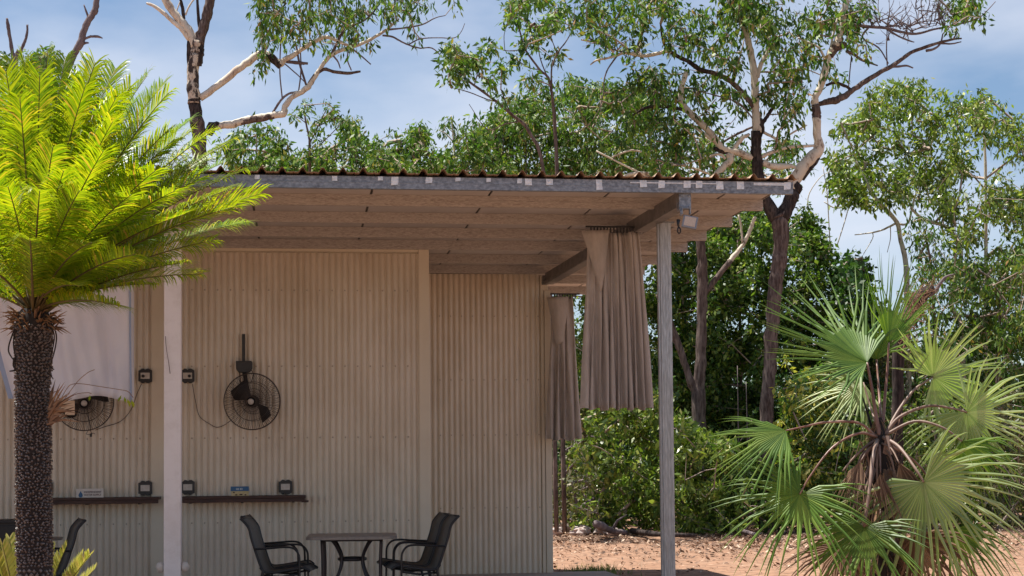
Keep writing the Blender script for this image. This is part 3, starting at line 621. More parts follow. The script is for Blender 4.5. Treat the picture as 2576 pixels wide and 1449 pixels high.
def limb(root, pts, Y, dark, name='limb', k=4, dy=None, sides=10, seed=0, rough=.05):
    """pts: (u,v,half width px[,dy])"""
    g = np.random.default_rng(seed+int(pts[0][0]*7+pts[0][1])); s = 1/(F/(Y+.0))
    A = []
    for q in pts:
        yy = Y + (q[3] if len(q) > 3 else 0); p_ = PY(q[0], q[1], yy); A.append((*p_, q[2]*yy/F))
    Q = smooth_path(A, k); Q[:, :3] += g.normal(size=(len(Q), 3))*Q[:, 3:4]*.07; R = Q[:, 3]*(1+rough*g.normal(size=len(Q))).clip(.7, 1.5)
    m = MB(); m.tube(Q[:, :3], R, sides); m.build(name, dark, root)
    return Q
def connect(root, skel, C, g, name='twigs', r0=.008, m_=None, mult=1.0, parts=False):
    """grow twigs from the skeleton out to every leaf cluster"""
    if not len(C) or not len(skel): return
    nodes = [np.array(p_) for p_ in skel]; par = [-1]*len(nodes); D = np.min(np.linalg.norm(C[:, None]-np.array(nodes)[None], axis=2), axis=1)
    order = np.argsort(D); idx = []
    NA = np.array(nodes)
    for i in order:
        c = C[i]; d = np.linalg.norm(NA-c, axis=1); d = d + .35*np.maximum(0, NA[:, 2]-c[2]); j = int(np.argmin(d)); p_ = NA[j]
        L_ = np.linalg.norm(c-p_); k = max(1, int(L_/.5)); prev = j
        for t in range(1, k+1):
            q = p_+(c-p_)*t/k + (g.normal(size=3)*.09*L_/k if t < k else 0); NA = np.vstack([NA, q]); par.append(prev); prev = len(NA)-1
        idx.append(prev)
    cnt = np.zeros(len(NA)); 
    for e in idx:
        q = e
        while q >= 0 and par[q] >= 0: cnt[q] += 1; q = par[q]
    m = MB()
    for q in range(len(skel), len(NA)):
        a, b = NA[par[q]], NA[q]; ra = r0*sqrt(max(1, cnt[q]))*mult; m.tube([a, b], [ra*1.15, ra], 4, False)
    if m.n: m.build(name, m_ or M['twig'], root, kind='stuff')
def blobs_to_c(blobs, Y, g, per=None, dens=1.0, dz=1.5):
    """ellipse blobs in view pixels at distance Y -> cluster centres"""
    C = []
    for b in blobs:
        u, v, ru, rv = b[:4]; d = b[4] if len(b) > 4 else 1.0
        n = max(2, int(dens*d*ru*rv/330))
        for _ in range(n):
            a = g.random()*2*pi; r = sqrt(g.random()); yy = Y + g.normal()*dz*.5
            C.append(PY(u+ru*r*cos(a), v+rv*r*sin(a), yy))
    return np.array(C)
def tree(name, label, Y, trunk, limbs, blobs, leafm, dens=1.0, nleaf=26, cr=.36, L_=.15, W_=.036, hang=.6, group=None, seed=1, barks=('bbrown', 'bpale'), dz=1.8, twm=None, deadtwigs=(), cat='tree', twr=.008, flat=False):
    g = np.random.default_rng(seed)
    b = trunk[0]; base = PY(b[0], b[1], Y); root = thing(name, (base[0], Y, GZ), label, cat, group)
    skel = []
    Q = limb(root, trunk, Y, M[barks[0]], 'trunk', sides=12); skel += list(Q[::2, :3])
    for l in limbs:
        mm = M[barks[1]]; 
        if isinstance(l, tuple): mm, l = M[l[0]], l[1]
        Q = limb(root, l, Y, mm, 'limb', seed=seed); skel += list(Q[::2, :3])
    if blobs:
        C = blobs_to_c(blobs, Y, g, dens=dens, dz=dz)
        connect(root, skel, C, g, m_=twm, r0=twr)
        quads_obj('crown', leaves(C, nleaf, cr, L_, W_, hang, g, flat), leafm, root, 'stuff')
    if deadtwigs:
        # bare twig sprays: each (u0,v0,u1,v1,spread,n)
        m = MB()
        for (u0, v0, u1, v1, spread, n) in deadtwigs:
            for _ in range(n):
                t = g.random(); s = PY(u0+(u1-u0)*t, v0+(v1-v0)*t, Y); P = [s]; d = unit(np.array([g.normal()*.7+.2*np.sign(u1-u0), g.normal()*.5, abs(g.normal())*.8+.15])); st = spread*Y/F/5
                for k in range(5):
                    d = unit(d+g.normal(size=3)*.22); P.append(P[-1]+d*st*1.35)
                r_ = spread*.00014*Y/40+.003; m.tube(P, np.linspace(r_*1.6, r_*.5, 6), 4, False)
                for _2 in range(2):
                    k = g.integers(1, 5); q = P[k]; d2 = unit(d+g.normal(size=3)*.8); m.tube([q, q+d2*st*1.2, q+unit(d2+g.normal(size=3)*.4)*st*2.2], [r_*.7, r_*.5, r_*.3], 4, False)
        m.build('bare_twigs', M['bgrey'], root, kind='stuff')
    return root

# ------------------------------------------------------------------ tall gum on the left
def ground_v(Y): return 1165 + 1.62*F/(Y+.3)
tree('gum_tree', 'tall gum with dark patched trunk and long pale limbs reaching right over the shed', 41,
     [(522, 1332, 24), (515, 800, 21), (506, 450, 18.5), (499, 335, 17.5), (494, 300, 17)],
     [('bdark', [(499, 335, 17.5), (494, 300, 16.8), (490, 262, 16.4), (488, 246, 15)]),
      ('bmix', [(489, 262, 16.2), (486, 215, 15.4), (485, 185, 14.8), (489, 150, 15.2), (492, 132, 16), (497, 104, 15)]),
      ('bdark', [(496, 165, 10), (500, 145, 12), (501, 125, 13), (501, 105, 12)]),
      ('bbrown', [(497, 112, 15), (508, 80, 13), (520, 40, 12.5), (530, 0, 12), (540, -60, 10), (560, -150, 8)]),
      [(492, 122, 11), (478, 82, 11), (455, 52, 10.5), (430, 22, 9.5), (412, -10, 9), (400, -60, 7)],
      [(480, 100, 9), (458, 72, 8), (436, 55, 5.5), (410, 32, 4.8), (386, 14, 4), (368, 8, 2.5)],
      ('bdark', [(478, 200, 7), (476, 150, 6.5), (477, 105, 6.5), (484, 88, 6)]),
      ('bdark', [(504, 88, 4), (500, 50, 4), (497, 10, 3.5), (494, -50, 3)]),
      ('bdark', [(462, 48, 4), (459, 20, 4.5), (452, -10, 3)]), [(466, 38, 2.5), (476, 15, 2.2), (490, -5, 2)], [(437, 45, 2), (447, 20, 1.8), (458, -10, 1.5)],
      [(504, 247, 9), (546, 217, 8.5), (592, 180, 9), (624, 157, 9), (651, 138, 9.5), (677, 141, 10), (703, 161, 9), (716, 151, 7.5), (749, 131, 6.5), (785, 108, 5.5), (815, 94, 5), (838, 98, 4.5), (877, 115, 4)],
      ('bdark', [(640, 142, 8), (662, 136, 9.5), (684, 146, 10), (706, 168, 9)]),
      ('bgrey', [(720, 155, 4), (750, 158, 4.5), (775, 160, 3)]),
      ('bdark', [(524, 335, 12), (534, 318, 12), (548, 317, 10)]),
      [(540, 319, 10), (559, 315, 9.5), (585, 313, 9.5), (618, 302, 9), (650, 297, 8.5), (682, 290, 8.5), (713, 286, 9), (717, 269, 7.5), (733, 246, 6.5), (766, 226, 7), (779, 213, 7), (798, 184, 5.5), (821, 151, 5.2), (848, 130, 5), (887, 118, 4.5), (920, 105, 4.2), (953, 87, 4), (976, 72, 3.5), (998, 52, 2.5)],
      ('bbrown', [(600, 309, 8.8), (630, 301, 9), (660, 297, 8.8), (690, 290, 8.6)]),
      ('bgrey', [(976, 75, 2.5), (1018, 70, 2.2), (1061, 62, 2), (1095, 45, 1.4), (1120, 39, 1)]),
      ('bgrey', [(962, 89, 2.5), (985, 92, 2.4), (1005, 102, 2.2), (1028, 113, 2), (1057, 121, 1.8), (1087, 121, 1.6), (1113, 144, 1.1)]),
      ('bgrey', [(1028, 112, 1.8), (1057, 98, 1.6), (1100, 95, 1.4), (1143, 95, 1.2), (1160, 80, 1), (1169, 59, .9)]),
      ('bbrown', [(772, 222, 5), (792, 190, 4.5), (815, 174, 4.5), (838, 180, 4), (874, 184, 4), (907, 180, 2.5)]),
      ('bgrey', [(683, 289, 3.5), (706, 253, 3.2), (726, 236, 3), (756, 230, 2.5)]),
      ('bgrey', [(710, 248, 1.8), (704, 184, 1.7), (705, 131, 1.6), (710, 66, 1.4)]),
      ('bgrey', [(770, 213, 3), (752, 154, 2.8), (743, 108, 2.4), (726, 72, 1.6)]),
      ('bgrey', [(751, 230, 1.8), (757, 177, 1.7), (754, 98, 1.6), (752, 60, 1.3)]),
      ('bgrey', [(716, 160, 1.6), (745, 185, 1.5), (765, 205, 1.2)]),
      ('bbrown', [(834, 138, 4), (848, 108, 3.6), (867, 75, 3), (907, 56, 2.5), (930, 40, 2), (953, 10, 1.6), (965, -40, 1.4)]),
      ('bgrey', [(887, 123, 2.4), (905, 138, 2), (933, 162, 1.6)]), ('bgrey', [(877, 121, 1.8), (874, 150, 1.7), (884, 177, 1.6)]), ('bgrey', [(838, 140, 2.4), (850, 155, 2), (856, 172, 1.6)])],
     [(672, 20, 42, 60, 1.3), (655, 70, 22, 55), (662, 110, 14, 35), (712, 50, 36, 45, 1.2), (735, 92, 14, 22), (790, 15, 50, 40, 1.2), (776, 70, 24, 40), (800, 95, 18, 20), (856, 25, 40, 45, 1.2), (868, 70, 30, 40, 1.1), (895, 90, 26, 28), (842, 100, 18, 18), (935, 10, 40, 30), (990, 15, 45, 38, 1.2), (1030, 45, 24, 30), (1050, 5, 35, 18), (1045, 75, 8, 25), (652, 165, 16, 22, 1.4), (668, 145, 10, 12), (690, -60, 90, 50), (840, -60, 110, 50), (980, -60, 90, 40), (1135, 0, 22, 16), (925, 108, 14, 12)],
     M['gum'], dens=2.1, nleaf=20, cr=(.27, .27, .34), L_=.18, W_=.052, hang=1.0, seed=11, barks=('bbrown', 'bpale'), twr=.007)

# ------------------------------------------------------------------ big forked gum in the centre
tree('gum_tree', 'largest gum, forked above the roof corner into one dark limb and one pale limb', 37.5,
     [(1927, 1345, 21), (1927, 1180, 18.5), (1927, 1074, 17.5), (1932, 980, 17.5), (1937, 910, 18), (1941, 845, 18), (1946, 770, 18), (1954, 710, 19), (1961, 650, 19.5), (1965, 600, 20), (1962, 560, 23), (1958, 535, 24)],
     [('bdark', [(1952, 552, 18), (1936, 520, 17), (1918, 492, 16), (1910, 455, 15), (1905, 420, 14.5), (1902, 380, 14), (1902, 330, 14)]),
      ('bdark', [(1966, 550, 20), (1984, 515, 18), (1997, 485, 17), (2006, 462, 15)]),
      [(1990, 478, 14), (2003, 448, 16), (2020, 420, 16.5), (2042, 396, 16), (2061, 374, 14.5), (2057, 345, 11.5), (2054, 307, 11), (2054, 285, 10.5), (2050, 262, 10.5), (2052, 242, 9.5), (2064, 218, 9.5), (2075, 178, 9.5), (2086, 141, 9), (2100, 118, 12), (2108, 104, 12), (2115, 74, 8), (2123, 37, 9), (2128, 0, 8), (2132, -70, 7)],
      ('bdark', [(2016, 450, 9), (2036, 424, 9), (2052, 405, 8), (2062, 390, 5)]),
      ('bbrown', [(2054, 300, 11.2), (2054, 284, 11.5), (2051, 262, 11)]), ('bbrown', [(2088, 140, 10), (2101, 120, 12.5), (2112, 112, 13), (2128, 116, 8)]),
      ('bbrown', [(2058, 262, 6), (2080, 256, 8), (2101, 252, 9.5), (2122, 243, 9), (2141, 230, 7.5), (2178, 204, 7), (2215, 181, 6), (2249, 163, 6), (2290, 133, 5), (2327, 119, 4.5), (2364, 107, 3.8), (2401, 98, 3), (2419, 97, 2)]),
      ('bgrey', [(2330, 128, 3.8), (2352, 122, 3.2), (2366, 108, 2.6), (2372, 85, 1.8)]), ('bgrey', [(2364, 109, 2.6), (2395, 110, 2.2), (2418, 105, 1.4)]), ('bgrey', [(2398, 98, 2.2), (2408, 83, 1.6)]),
      ('bgrey', [(2240, 168, 3.5), (2262, 167, 3), (2280, 165, 2.6), (2297, 171, 1.6)]),
      ('bgrey', [(2130, 60, 4), (2186, 67, 4.2), (2227, 70, 4), (2264, 80, 3.6), (2304, 85, 3.2), (2349, 74, 2.8), (2401, 63, 2.4), (2456, 48, 2), (2480, 30, 1.4), (2504, 4, 1)]),
      ('bgrey', [(2227, 70, 3), (2262, 92, 2.6), (2290, 103, 2), (2300, 106, 1.2)]), ('bgrey', [(2186, 67, 3), (2170, 95, 2.4), (2210, 120, 2), (2235, 160, 1.6)]),
      ('bbrown', [(2130, 128, 5), (2150, 138, 4), (2166, 150, 3.6), (2182, 156, 3), (2208, 165, 1.8)]),
      ('bdark', [(2078, 215, 3.5), (2100, 208, 4), (2130, 218, 4), (2146, 232, 3)]),
      ('bgrey', [(2134, 230, 1.6), (2138, 180, 1.6), (2142, 140, 1.5)]), ('bgrey', [(2232, 165, 1.7), (2230, 120, 1.6), (2232, 75, 1.4)]),
      [(2078, 155, 4), (2060, 120, 3.2), (2035, 108, 3), (2008, 95, 2.5)], [(2090, 118, 3), (2100, 70, 3), (2115, 30, 2.5), (2140, 0, 2)],
      [(1905, 335, 13.5), (1902, 300, 11.5), (1900, 260, 10.5), (1899, 222, 10), (1897, 178, 9.5), (1889, 137, 9), (1882, 100, 8.5), (1871, 67, 8), (1850, 30, 7.5), (1836, 0, 7), (1828, -70, 6)],
      ('bdark', [(1910, 300, 8), (1912, 322, 11), (1904, 345, 13)]),
      ('bbrown', [(1908, 295, 9), (1896, 268, 8), (1878, 244, 7.5), (1845, 211, 7), (1819, 193, 6.5), (1786, 181, 6)]), ('bdark', [(1790, 182, 5.5), (1766, 177, 6), (1744, 163, 6), (1729, 153, 5.5), (1700, 139, 5), (1676, 118, 4), (1666, 95, 3), (1662, 60, 2.4)]),
      [(1702, 138, 4), (1680, 129, 4.5), (1660, 133, 5), (1638, 138, 5), (1613, 140, 4.5), (1572, 133, 4), (1550, 140, 3.5), (1529, 146, 3), (1500, 152, 2.5), (1485, 163, 1.6)],
      ('bgrey', [(1552, 141, 2.5), (1530, 172, 2), (1520, 200, 1.8), (1518, 233, 1.6), (1508, 275, 1.1)]), [(1545, 132, 3), (1520, 110, 3), (1490, 105, 2.5), (1462, 100, 2)],
      ('bgrey', [(1572, 133, 2), (1530, 120, 2), (1480, 95, 1.8), (1440, 50, 1.6), (1420, 0, 1.5), (1405, -40, 1.2)]), ('bgrey', [(1540, 130, 1.8), (1500, 70, 1.6), (1490, 20, 1.6), (1480, -30, 1.5)]),
      [(1892, 398, 10), (1857, 383, 9.5), (1824, 377, 9.5), (1806, 361, 9), (1788, 335, 8.5), (1755, 303, 8.5), (1729, 277, 8), (1713, 252, 7.5), (1715, 219, 7), (1726, 182, 6)],
      ('bdark', [(1840, 381, 6), (1815, 380, 7), (1795, 372, 4)]), ('bdark', [(1725, 277, 4.5), (1689, 270, 4.5), (1649, 268, 4.2), (1620, 273, 3.6), (1591, 290, 2)]),
      [(1798, 358, 3.5), (1766, 332, 4), (1745, 318, 4), (1729, 314, 3.5), (1689, 310, 3), (1656, 321, 2)], [(1729, 314, 2.5), (1700, 305, 2.4), (1680, 312, 2), (1660, 306, 1.2)],
      [(1792, 450, 8), (1808, 432, 9), (1822, 418, 9), (1838, 402, 9.5), (1830, 386, 7)], [(1825, 400, 4), (1812, 388, 3.5), (1790, 392, 3), (1775, 405, 2)],
      [(1838, 400, 4), (1850, 370, 6.5), (1866, 348, 6), (1885, 338, 4)], ('bbrown', [(1810, 362, 3), (1840, 345, 3), (1880, 325, 3), (1898, 318, 3)]),
      [(1914, 396, 5), (1930, 388, 5.5), (1950, 380, 5), (1984, 370, 4.5), (2020, 368, 4), (2050, 366, 3)], [(1918, 408, 8), (1940, 418, 9), (1963, 419, 9), (1990, 418, 6), (2006, 424, 3)],
      [(1918, 332, 4), (1945, 345, 3.6), (1968, 362, 3), (1985, 340, 2.6), (2010, 325, 2.4), (2030, 315, 1.6)],
      [(1906, 195, 5), (1912, 168, 5.5), (1922, 145, 5.5), (1932, 128, 5), (1934, 89, 3)], ('bdark', [(1914, 318, 5), (1926, 298, 5), (1938, 280, 4.5), (1949, 262, 3)]),
      [(1845, 212, 2.5), (1855, 170, 2.2), (1865, 130, 2), (1872, 100, 1.5)], [(1730, 155, 2), (1728, 110, 2), (1725, 70, 1.6)],
      [(1750, 300, 2), (1775, 280, 1.8), (1800, 250, 1.6)], ('bgrey', [(1895, 300, 2), (1860, 260, 2), (1800, 240, 1.8), (1760, 230, 1.5)]),
      [(1560, 448, 4), (1600, 436, 5), (1650, 440, 4), (1690, 455, 3)], [(1500, 380, 2), (1560, 410, 2.4), (1620, 440, 2.6), (1660, 460, 2.5)], [(1640, 430, 3), (1700, 415, 3), (1750, 425, 3), (1790, 440, 2.5)],
      [(1540, 395, 2), (1590, 378, 2.4), (1630, 390, 2), (1660, 415, 2)]],
     [(1480, 25, 34, 34, 1.5), (1500, 60, 30, 30), (1530, 105, 30, 25), (1560, 30, 40, 36, 1.1), (1600, 60, 34, 40, 1.1), (1600, 110, 34, 26), (1640, 10, 36, 30), (1690, 20, 40, 30, 1.2), (1720, 60, 36, 40), (1740, 110, 36, 34, 1.1), (1680, 100, 26, 34), (1780, 20, 36, 30), (1790, 80, 26, 30), (1800, 140, 34, 34, 1.1), (1840, 60, 36, 36, 1.3), (1860, 10, 40, 40, 1.7), (1900, 40, 44, 44, 1.8), (1930, 80, 40, 36, 1.3), (1960, 30, 40, 30), (1950, 130, 40, 34, 1.2), (1985, 190, 44, 34, 1.3), (1950, 230, 50, 34, 1.2), (2000, 240, 40, 36, 1.1), (2010, 100, 30, 40), (1850, 160, 34, 34), (1860, 230, 36, 30), (1800, 210, 36, 26), (2040, 150, 26, 44, .8), (2070, 30, 44, 40, 1.2), (2100, 70, 34, 34), (2150, 60, 34, 40), (2160, 20, 40, 24), (2180, 110, 22, 34, .8), (2040, 60, 28, 30), (2140, 95, 26, 22), (1990, 300, 34, 26, .8), (1960, 310, 26, 30, .7), (1870, 290, 26, 26, .7), (1620, 180, 40, 26, 1.0), (1680, 190, 36, 30, 1.0), (1740, 200, 36, 30), (1770, 270, 36, 34), (1700, 240, 44, 30, 1.2), (1640, 230, 50, 36, 1.3), (1580, 210, 36, 30), (1560, 250, 34, 26), (1800, 320, 26, 24, .7), (1690, 300, 50, 30, 1.2), (1620, 300, 50, 34, 1.3), (1720, 350, 50, 30, 1.0), (1660, 370, 50, 34, 1.2), (1740, 410, 44, 30, 1.0), (1690, 430, 50, 24, 1.0), (1860, 430, 34, 30, .8), (1860, 350, 20, 26, .6), (1960, 400, 30, 26, .5), (1970, 350, 26, 26, .5), (2090, 170, 20, 40, .6), (2120, 190, 20, 20, .5), (1600, -40, 120, 34), (1850, -50, 150, 40, 1.2), (2100, -50, 130, 34), (2410, 20, 34, 34, 1.6), (2440, 5, 34, 24, 1.5), (2395, 55, 16, 20), (2465, 40, 14, 12), (2330, -40, 100, 20, .7)],
     M['gum'], dens=2.2, nleaf=24, cr=(.28, .28, .28), L_=.165, W_=.056, hang=.75, seed=5, barks=('bbrown', 'bpale'),
     deadtwigs=[(2150, 40, 2300, 82, 60, 16), (2180, 66, 2400, 64, 60, 22), (2250, 70, 2420, 40, 50, 14), (2200, 110, 2290, 90, 40, 8), (1440, 60, 1560, 130, 50, 14), (2300, 20, 2380, 70, 55, 10)])

# ------------------------------------------------------------------ spindly trees left of it
tree('sapling_tree', 'spindly gum with sparse tufts leaning left above the roof ridge, against open sky', 35,
     [(1400, 1338, 6), (1390, 900, 6), (1370, 450, 5), (1330, 330, 4.5), (1292, 292, 4), (1248, 255, 3.5), (1193, 215, 3), (1160, 190, 2.5), (1140, 165, 1.8)],
     [[(1248, 255, 2), (1225, 250, 1.5), (1180, 232, 1.2), (1135, 220, .8)], [(1193, 215, 1.6), (1200, 190, 1.5), (1205, 165, 1)], [(1310, 305, 1.8), (1270, 312, 1.5), (1225, 325, 1.2), (1180, 262, .7)], [(1285, 290, 2), (1270, 250, 1.6), (1260, 225, 1.2)]],
     [(1135, 125, 24, 18, 1.5), (1150, 150, 34, 26, 1.6), (1185, 160, 24, 24, 1.4), (1140, 185, 20, 16, 1.5), (1170, 195, 18, 14, 1.4), (1200, 150, 16, 16), (1225, 200, 26, 12, 1.2), (1235, 220, 20, 14), (1255, 172, 10, 10), (1255, 250, 20, 16)],
     M['gum'], dens=2.2, nleaf=30, cr=.26, L_=.15, W_=.055, hang=.5, seed=21, barks=('bbrown', 'bbrown'), group=None)
tree('sapling_tree', 'spindly gum with round leaf tufts on thin stems, top centre against the cloud', 36,
     [(1420, 1338, 6), (1410, 800, 6), (1400, 400, 5), (1385, 215, 3.6), (1357, 175, 3), (1321, 124, 2.6), (1308, 80, 2.2), (1292, 22, 1.6), (1288, -20, 1.2)],
     [[(1388, 225, 2.5), (1388, 170, 2.2), (1405, 130, 2), (1423, 106, 1.7), (1438, 80, 1.2)], [(1383, 208, 1.8), (1360, 150, 1.4), (1352, 100, 1.2), (1345, 60, 1)], [(1321, 124, 1.4), (1280, 128, 1.2), (1255, 122, 1), (1238, 112, .8)], [(1270, 128, 1), (1268, 90, .9), (1275, 65, .8)], [(1400, 130, 1.4), (1385, 90, 1.2), (1380, 50, 1)], [(1357, 175, 1.4), (1330, 170, 1.2), (1300, 150, 1)]],
     [(1318, 15, 38, 24, 1.8), (1300, 38, 18, 14), (1345, 90, 24, 30, 1.6), (1340, 65, 18, 14), (1396, 38, 24, 30, 1.6), (1375, 50, 14, 14), (1392, 130, 22, 14, 1.7), (1237, 112, 18, 14, 1.8), (1290, 145, 20, 20, 1.4), (1282, 62, 16, 16, 1.4), (1332, 188, 18, 18, 1.7), (1340, -20, 60, 20), (1430, 60, 18, 10, .8), (1315, 105, 10, 12), (1405, 20, 22, 18, 1.2)],
     M['gum'], dens=2.2, nleaf=30, cr=.26, L_=.15, W_=.055, hang=.5, seed=22, barks=('bbrown', 'bbrown'))

# ------------------------------------------------------------------ generic bushy trees given by their outline in view
def bushy(name, label, Y, sky_, vbot, leafm, n, stems, nleaf=34, cr=.34, L_=.13, W_=.05, hang=.35, group=None, seed=1, bark='bbrown', cat='tree', dz=2.2, gv=None, flat=False, twm=None, low=1.0, twr=.007):
    """sky_: [(u, vtop)...] outline from left to right"""
    g = np.random.default_rng(seed); us = [a for a, b in sky_]; vs = [b for a, b in sky_]
    um = (us[0]+us[-1])/2; gv = gv or ground_v(Y); base = PY(um, gv, Y)
    root = thing(name, (base[0], Y, GZ), label, cat, group)
    if cat == 'tree': W_ *= 1.2; n = int(n*1.25)
    else: n = int(n*1.0); cr = .27; L_ *= 1.12; dz = 2.6
    C = []
    while len(C) < n:
        u = g.uniform(us[0], us[-1]); vt = np.interp(u, us, vs) + (12 if cat == 'tree' else 26)*sin(u*.09+seed)+(9 if cat == 'tree' else 18)*sin(u*.21+seed*2); e = min(1, (u-us[0])/((us[-1]-us[0])*.12), (us[-1]-u)/((us[-1]-us[0])*.12)); 
        if g.random() > (.45 if cat == 'tree' else .25)+.55*e: continue
        t = g.random()**low; v = vt+(vbot-vt)*t + g.normal()*4
        C.append(PY(u, max(v, vt), Y+g.normal()*dz*.5))
    C = np.array(C)
    # clump the clusters a little so that gaps and tufts appear
    K = C[g.integers(0, len(C), max(3, n//7))]; j = np.argmin(np.linalg.norm(C[:, None]-K[None], axis=2), axis=1); C = C+(K[j]-C)*g.uniform(.15, .7, (len(C), 1))
    skel = []
    for i, st_ in enumerate(stems):
        Q = limb(root, st_, Y, M[bark], 'trunk' if i == 0 else 'limb', seed=seed+i, sides=7); skel += list(Q[::2, :3])
    if not skel:
        for i in range(3):
            b = base+np.array([g.normal()*.4, g.normal()*.3, 0]); b[2] = GZ-.05; top = C[g.integers(0, len(C))]; P = smooth_path([b, b+(top-b)*.5+g.normal(size=3)*.2, top], 4); m = MB(); m.tube(P, np.linspace(.022, .010, len(P)), 6); m.build('stem', M[bark], root); skel += list(P)
    connect(root, skel, C, g, m_=twm, r0=twr)
    quads_obj('crown' if cat == 'tree' else 'foliage', leaves(C, nleaf, cr, L_, W_, hang, g, flat), leafm, root, 'stuff'); return root
gsk = 'gum trees along the skyline behind the shed'
def stemv(u0, u1, vt, w=5, Y=45): v0 = ground_v(Y); return [(u0, v0, w), ((u0+u1)/2+6, (v0+vt)/2, w*.8), (u1, vt, w*.35)]
bushy('skyline_tree', 'round gum crown just right of the cycad fronds above the roof', 46, [(560, 360), (590, 335), (620, 322), (650, 312), (680, 308), (700, 325), (720, 350), (735, 385)], 445, M['gumfar'], 85, [stemv(640, 645, 340), stemv(700, 665, 380, 3)], group=gsk, seed=31, nleaf=26, L_=.17, W_=.05, hang=.7)
tree('skyline_tree', 'thin open gum with little separate tufts standing above its neighbours', 44, [(782, 1330, 6), (780, 800, 5), (779, 394, 3.6), (778, 350, 2.8), (768, 300, 2.2), (766, 262, 1.4)],
     [[(779, 360, 2), (795, 330, 1.6), (808, 300, 1.4), (825, 268, 1)], [(800, 318, 1.4), (840, 298, 1.2), (862, 300, 1)], [(779, 390, 1.6), (815, 355, 1.2), (845, 325, 1), (862, 308, .8)], [(770, 310, 1.2), (755, 298, 1)]],
     [(772, 259, 14, 8, 1.8), (766, 276, 9, 9, 1.6), (752, 296, 22, 12, 1.6), (785, 328, 22, 18, 1.8), (808, 298, 16, 14, 1.6), (825, 266, 10, 7, 1.6), (838, 277, 9, 9, 1.6), (867, 300, 14, 15, 1.6), (848, 296, 10, 8, 1.4), (795, 370, 24, 24, 1.2), (770, 390, 24, 24, 1.2), (820, 300, 10, 10), (800, 410, 30, 26, 1.2)],
     M['gumfar'], dens=2.2, nleaf=20, cr=.24, L_=.15, W_=.05, hang=.5, seed=32, barks=('bbrown', 'bbrown'), group=gsk, dz=1.2)
bushy('skyline_tree', 'gum crown with a dark dense tuft at its top, above the roof left of centre', 47, [(720, 430), (760, 405), (800, 385), (840, 352), (855, 345), (870, 318), (885, 303), (905, 303), (925, 322), (935, 355), (950, 385)], 448, M['gumfar'], 130, [stemv(880, 885, 330), stemv(830, 845, 370, 3)], group=gsk, seed=33, nleaf=28, L_=.17, W_=.05, hang=.7)
bushy('skyline_tree', 'low gum crown between the dark tufted gum and the tall slim one', 46, [(915, 400), (945, 360), (965, 338), (985, 338), (1010, 348), (1025, 375), (1040, 400)], 448, M['gumfar'], 65, [stemv(980, 975, 360, 4)], group=gsk, seed=34, nleaf=28, L_=.17, W_=.05, hang=.7)
bushy('skyline_tree', 'brighter green gum crown with a small peak, above the middle of the roof', 45, [(1000, 380), (1020, 345), (1040, 312), (1060, 308), (1080, 330), (1100, 345), (1125, 370), (1140, 400), (1160, 440)], 448, M['gumfar'], 95, [stemv(1060, 1055, 330, 4)], group=gsk, seed=35, nleaf=28, L_=.16, W_=.05, hang=.6)
tree('skyline_tree', 'tall slim gum with drooping tufts and pale stem right of the peaked crown', 44, [(1150, 1330, 6), (1146, 800, 5), (1144, 440, 3.6), (1142, 370, 2.8), (1137, 310, 2), (1135, 290, 1.2)],
     [[(1143, 360, 1.8), (1120, 335, 1.4), (1105, 328, 1)], [(1142, 400, 1.8), (1165, 370, 1.4), (1175, 350, 1)]],
     [(1137, 295, 16, 16, 1.8), (1132, 318, 12, 14, 1.3), (1115, 330, 14, 10, 1.6), (1150, 345, 14, 14, 1.3), (1165, 370, 18, 18, 1.2), (1170, 410, 26, 26, 1.4), (1150, 430, 24, 20, 1.2)],
     M['gumfar'], dens=2.0, nleaf=20, cr=.26, L_=.16, W_=.045, hang=.9, seed=36, barks=('bpale', 'bpale'), group=gsk, dz=1.2)
bushy('skyline_tree', 'wide olive gum crown filling the skyline left of the big forked gum', 43, [(1160, 330), (1170, 295), (1190, 288), (1215, 295), (1240, 280), (1270, 262), (1300, 240), (1330, 225), (1360, 215), (1390, 222), (1400, 250)], 455, M['gumfar'], 270, [stemv(1260, 1265, 300, 5, 43), stemv(1330, 1320, 260, 4, 43)], group=gsk, seed=37, nleaf=30, L_=.15, W_=.042, hang=.7, dz=3)
bushy('skyline_tree', 'dense olive gum crown directly above the curtain end of the roof', 44, [(1370, 240), (1400, 215), (1430, 195), (1450, 190), (1480, 200), (1510, 215), (1540, 205), (1580, 200), (1620, 215), (1660, 260)], 460, M['gumfar'], 330, [stemv(1480, 1470, 240, 5, 44), stemv(1560, 1550, 260, 4, 44), [(1300, 470, 2.5), (1340, 440, 2.5), (1400, 470, 2)], [(1450, 350, 1.5), (1480, 400, 2), (1530, 450, 2)]], group=gsk, seed=38, nleaf=30, L_=.15, W_=.042, hang=.7, dz=3)
bushy('skyline_tree', 'thin gum crown seen through the limbs of the big forked gum', 46, [(1640, 330), (1700, 300), (1760, 330), (1820, 340), (1880, 370), (1950, 330), (2010, 330), (2040, 380)], 470, M['gumfar'], 120, [stemv(1780, 1770, 350, 5)], group=gsk, seed=39, nleaf=26, L_=.16, W_=.045, hang=.7, dz=3)
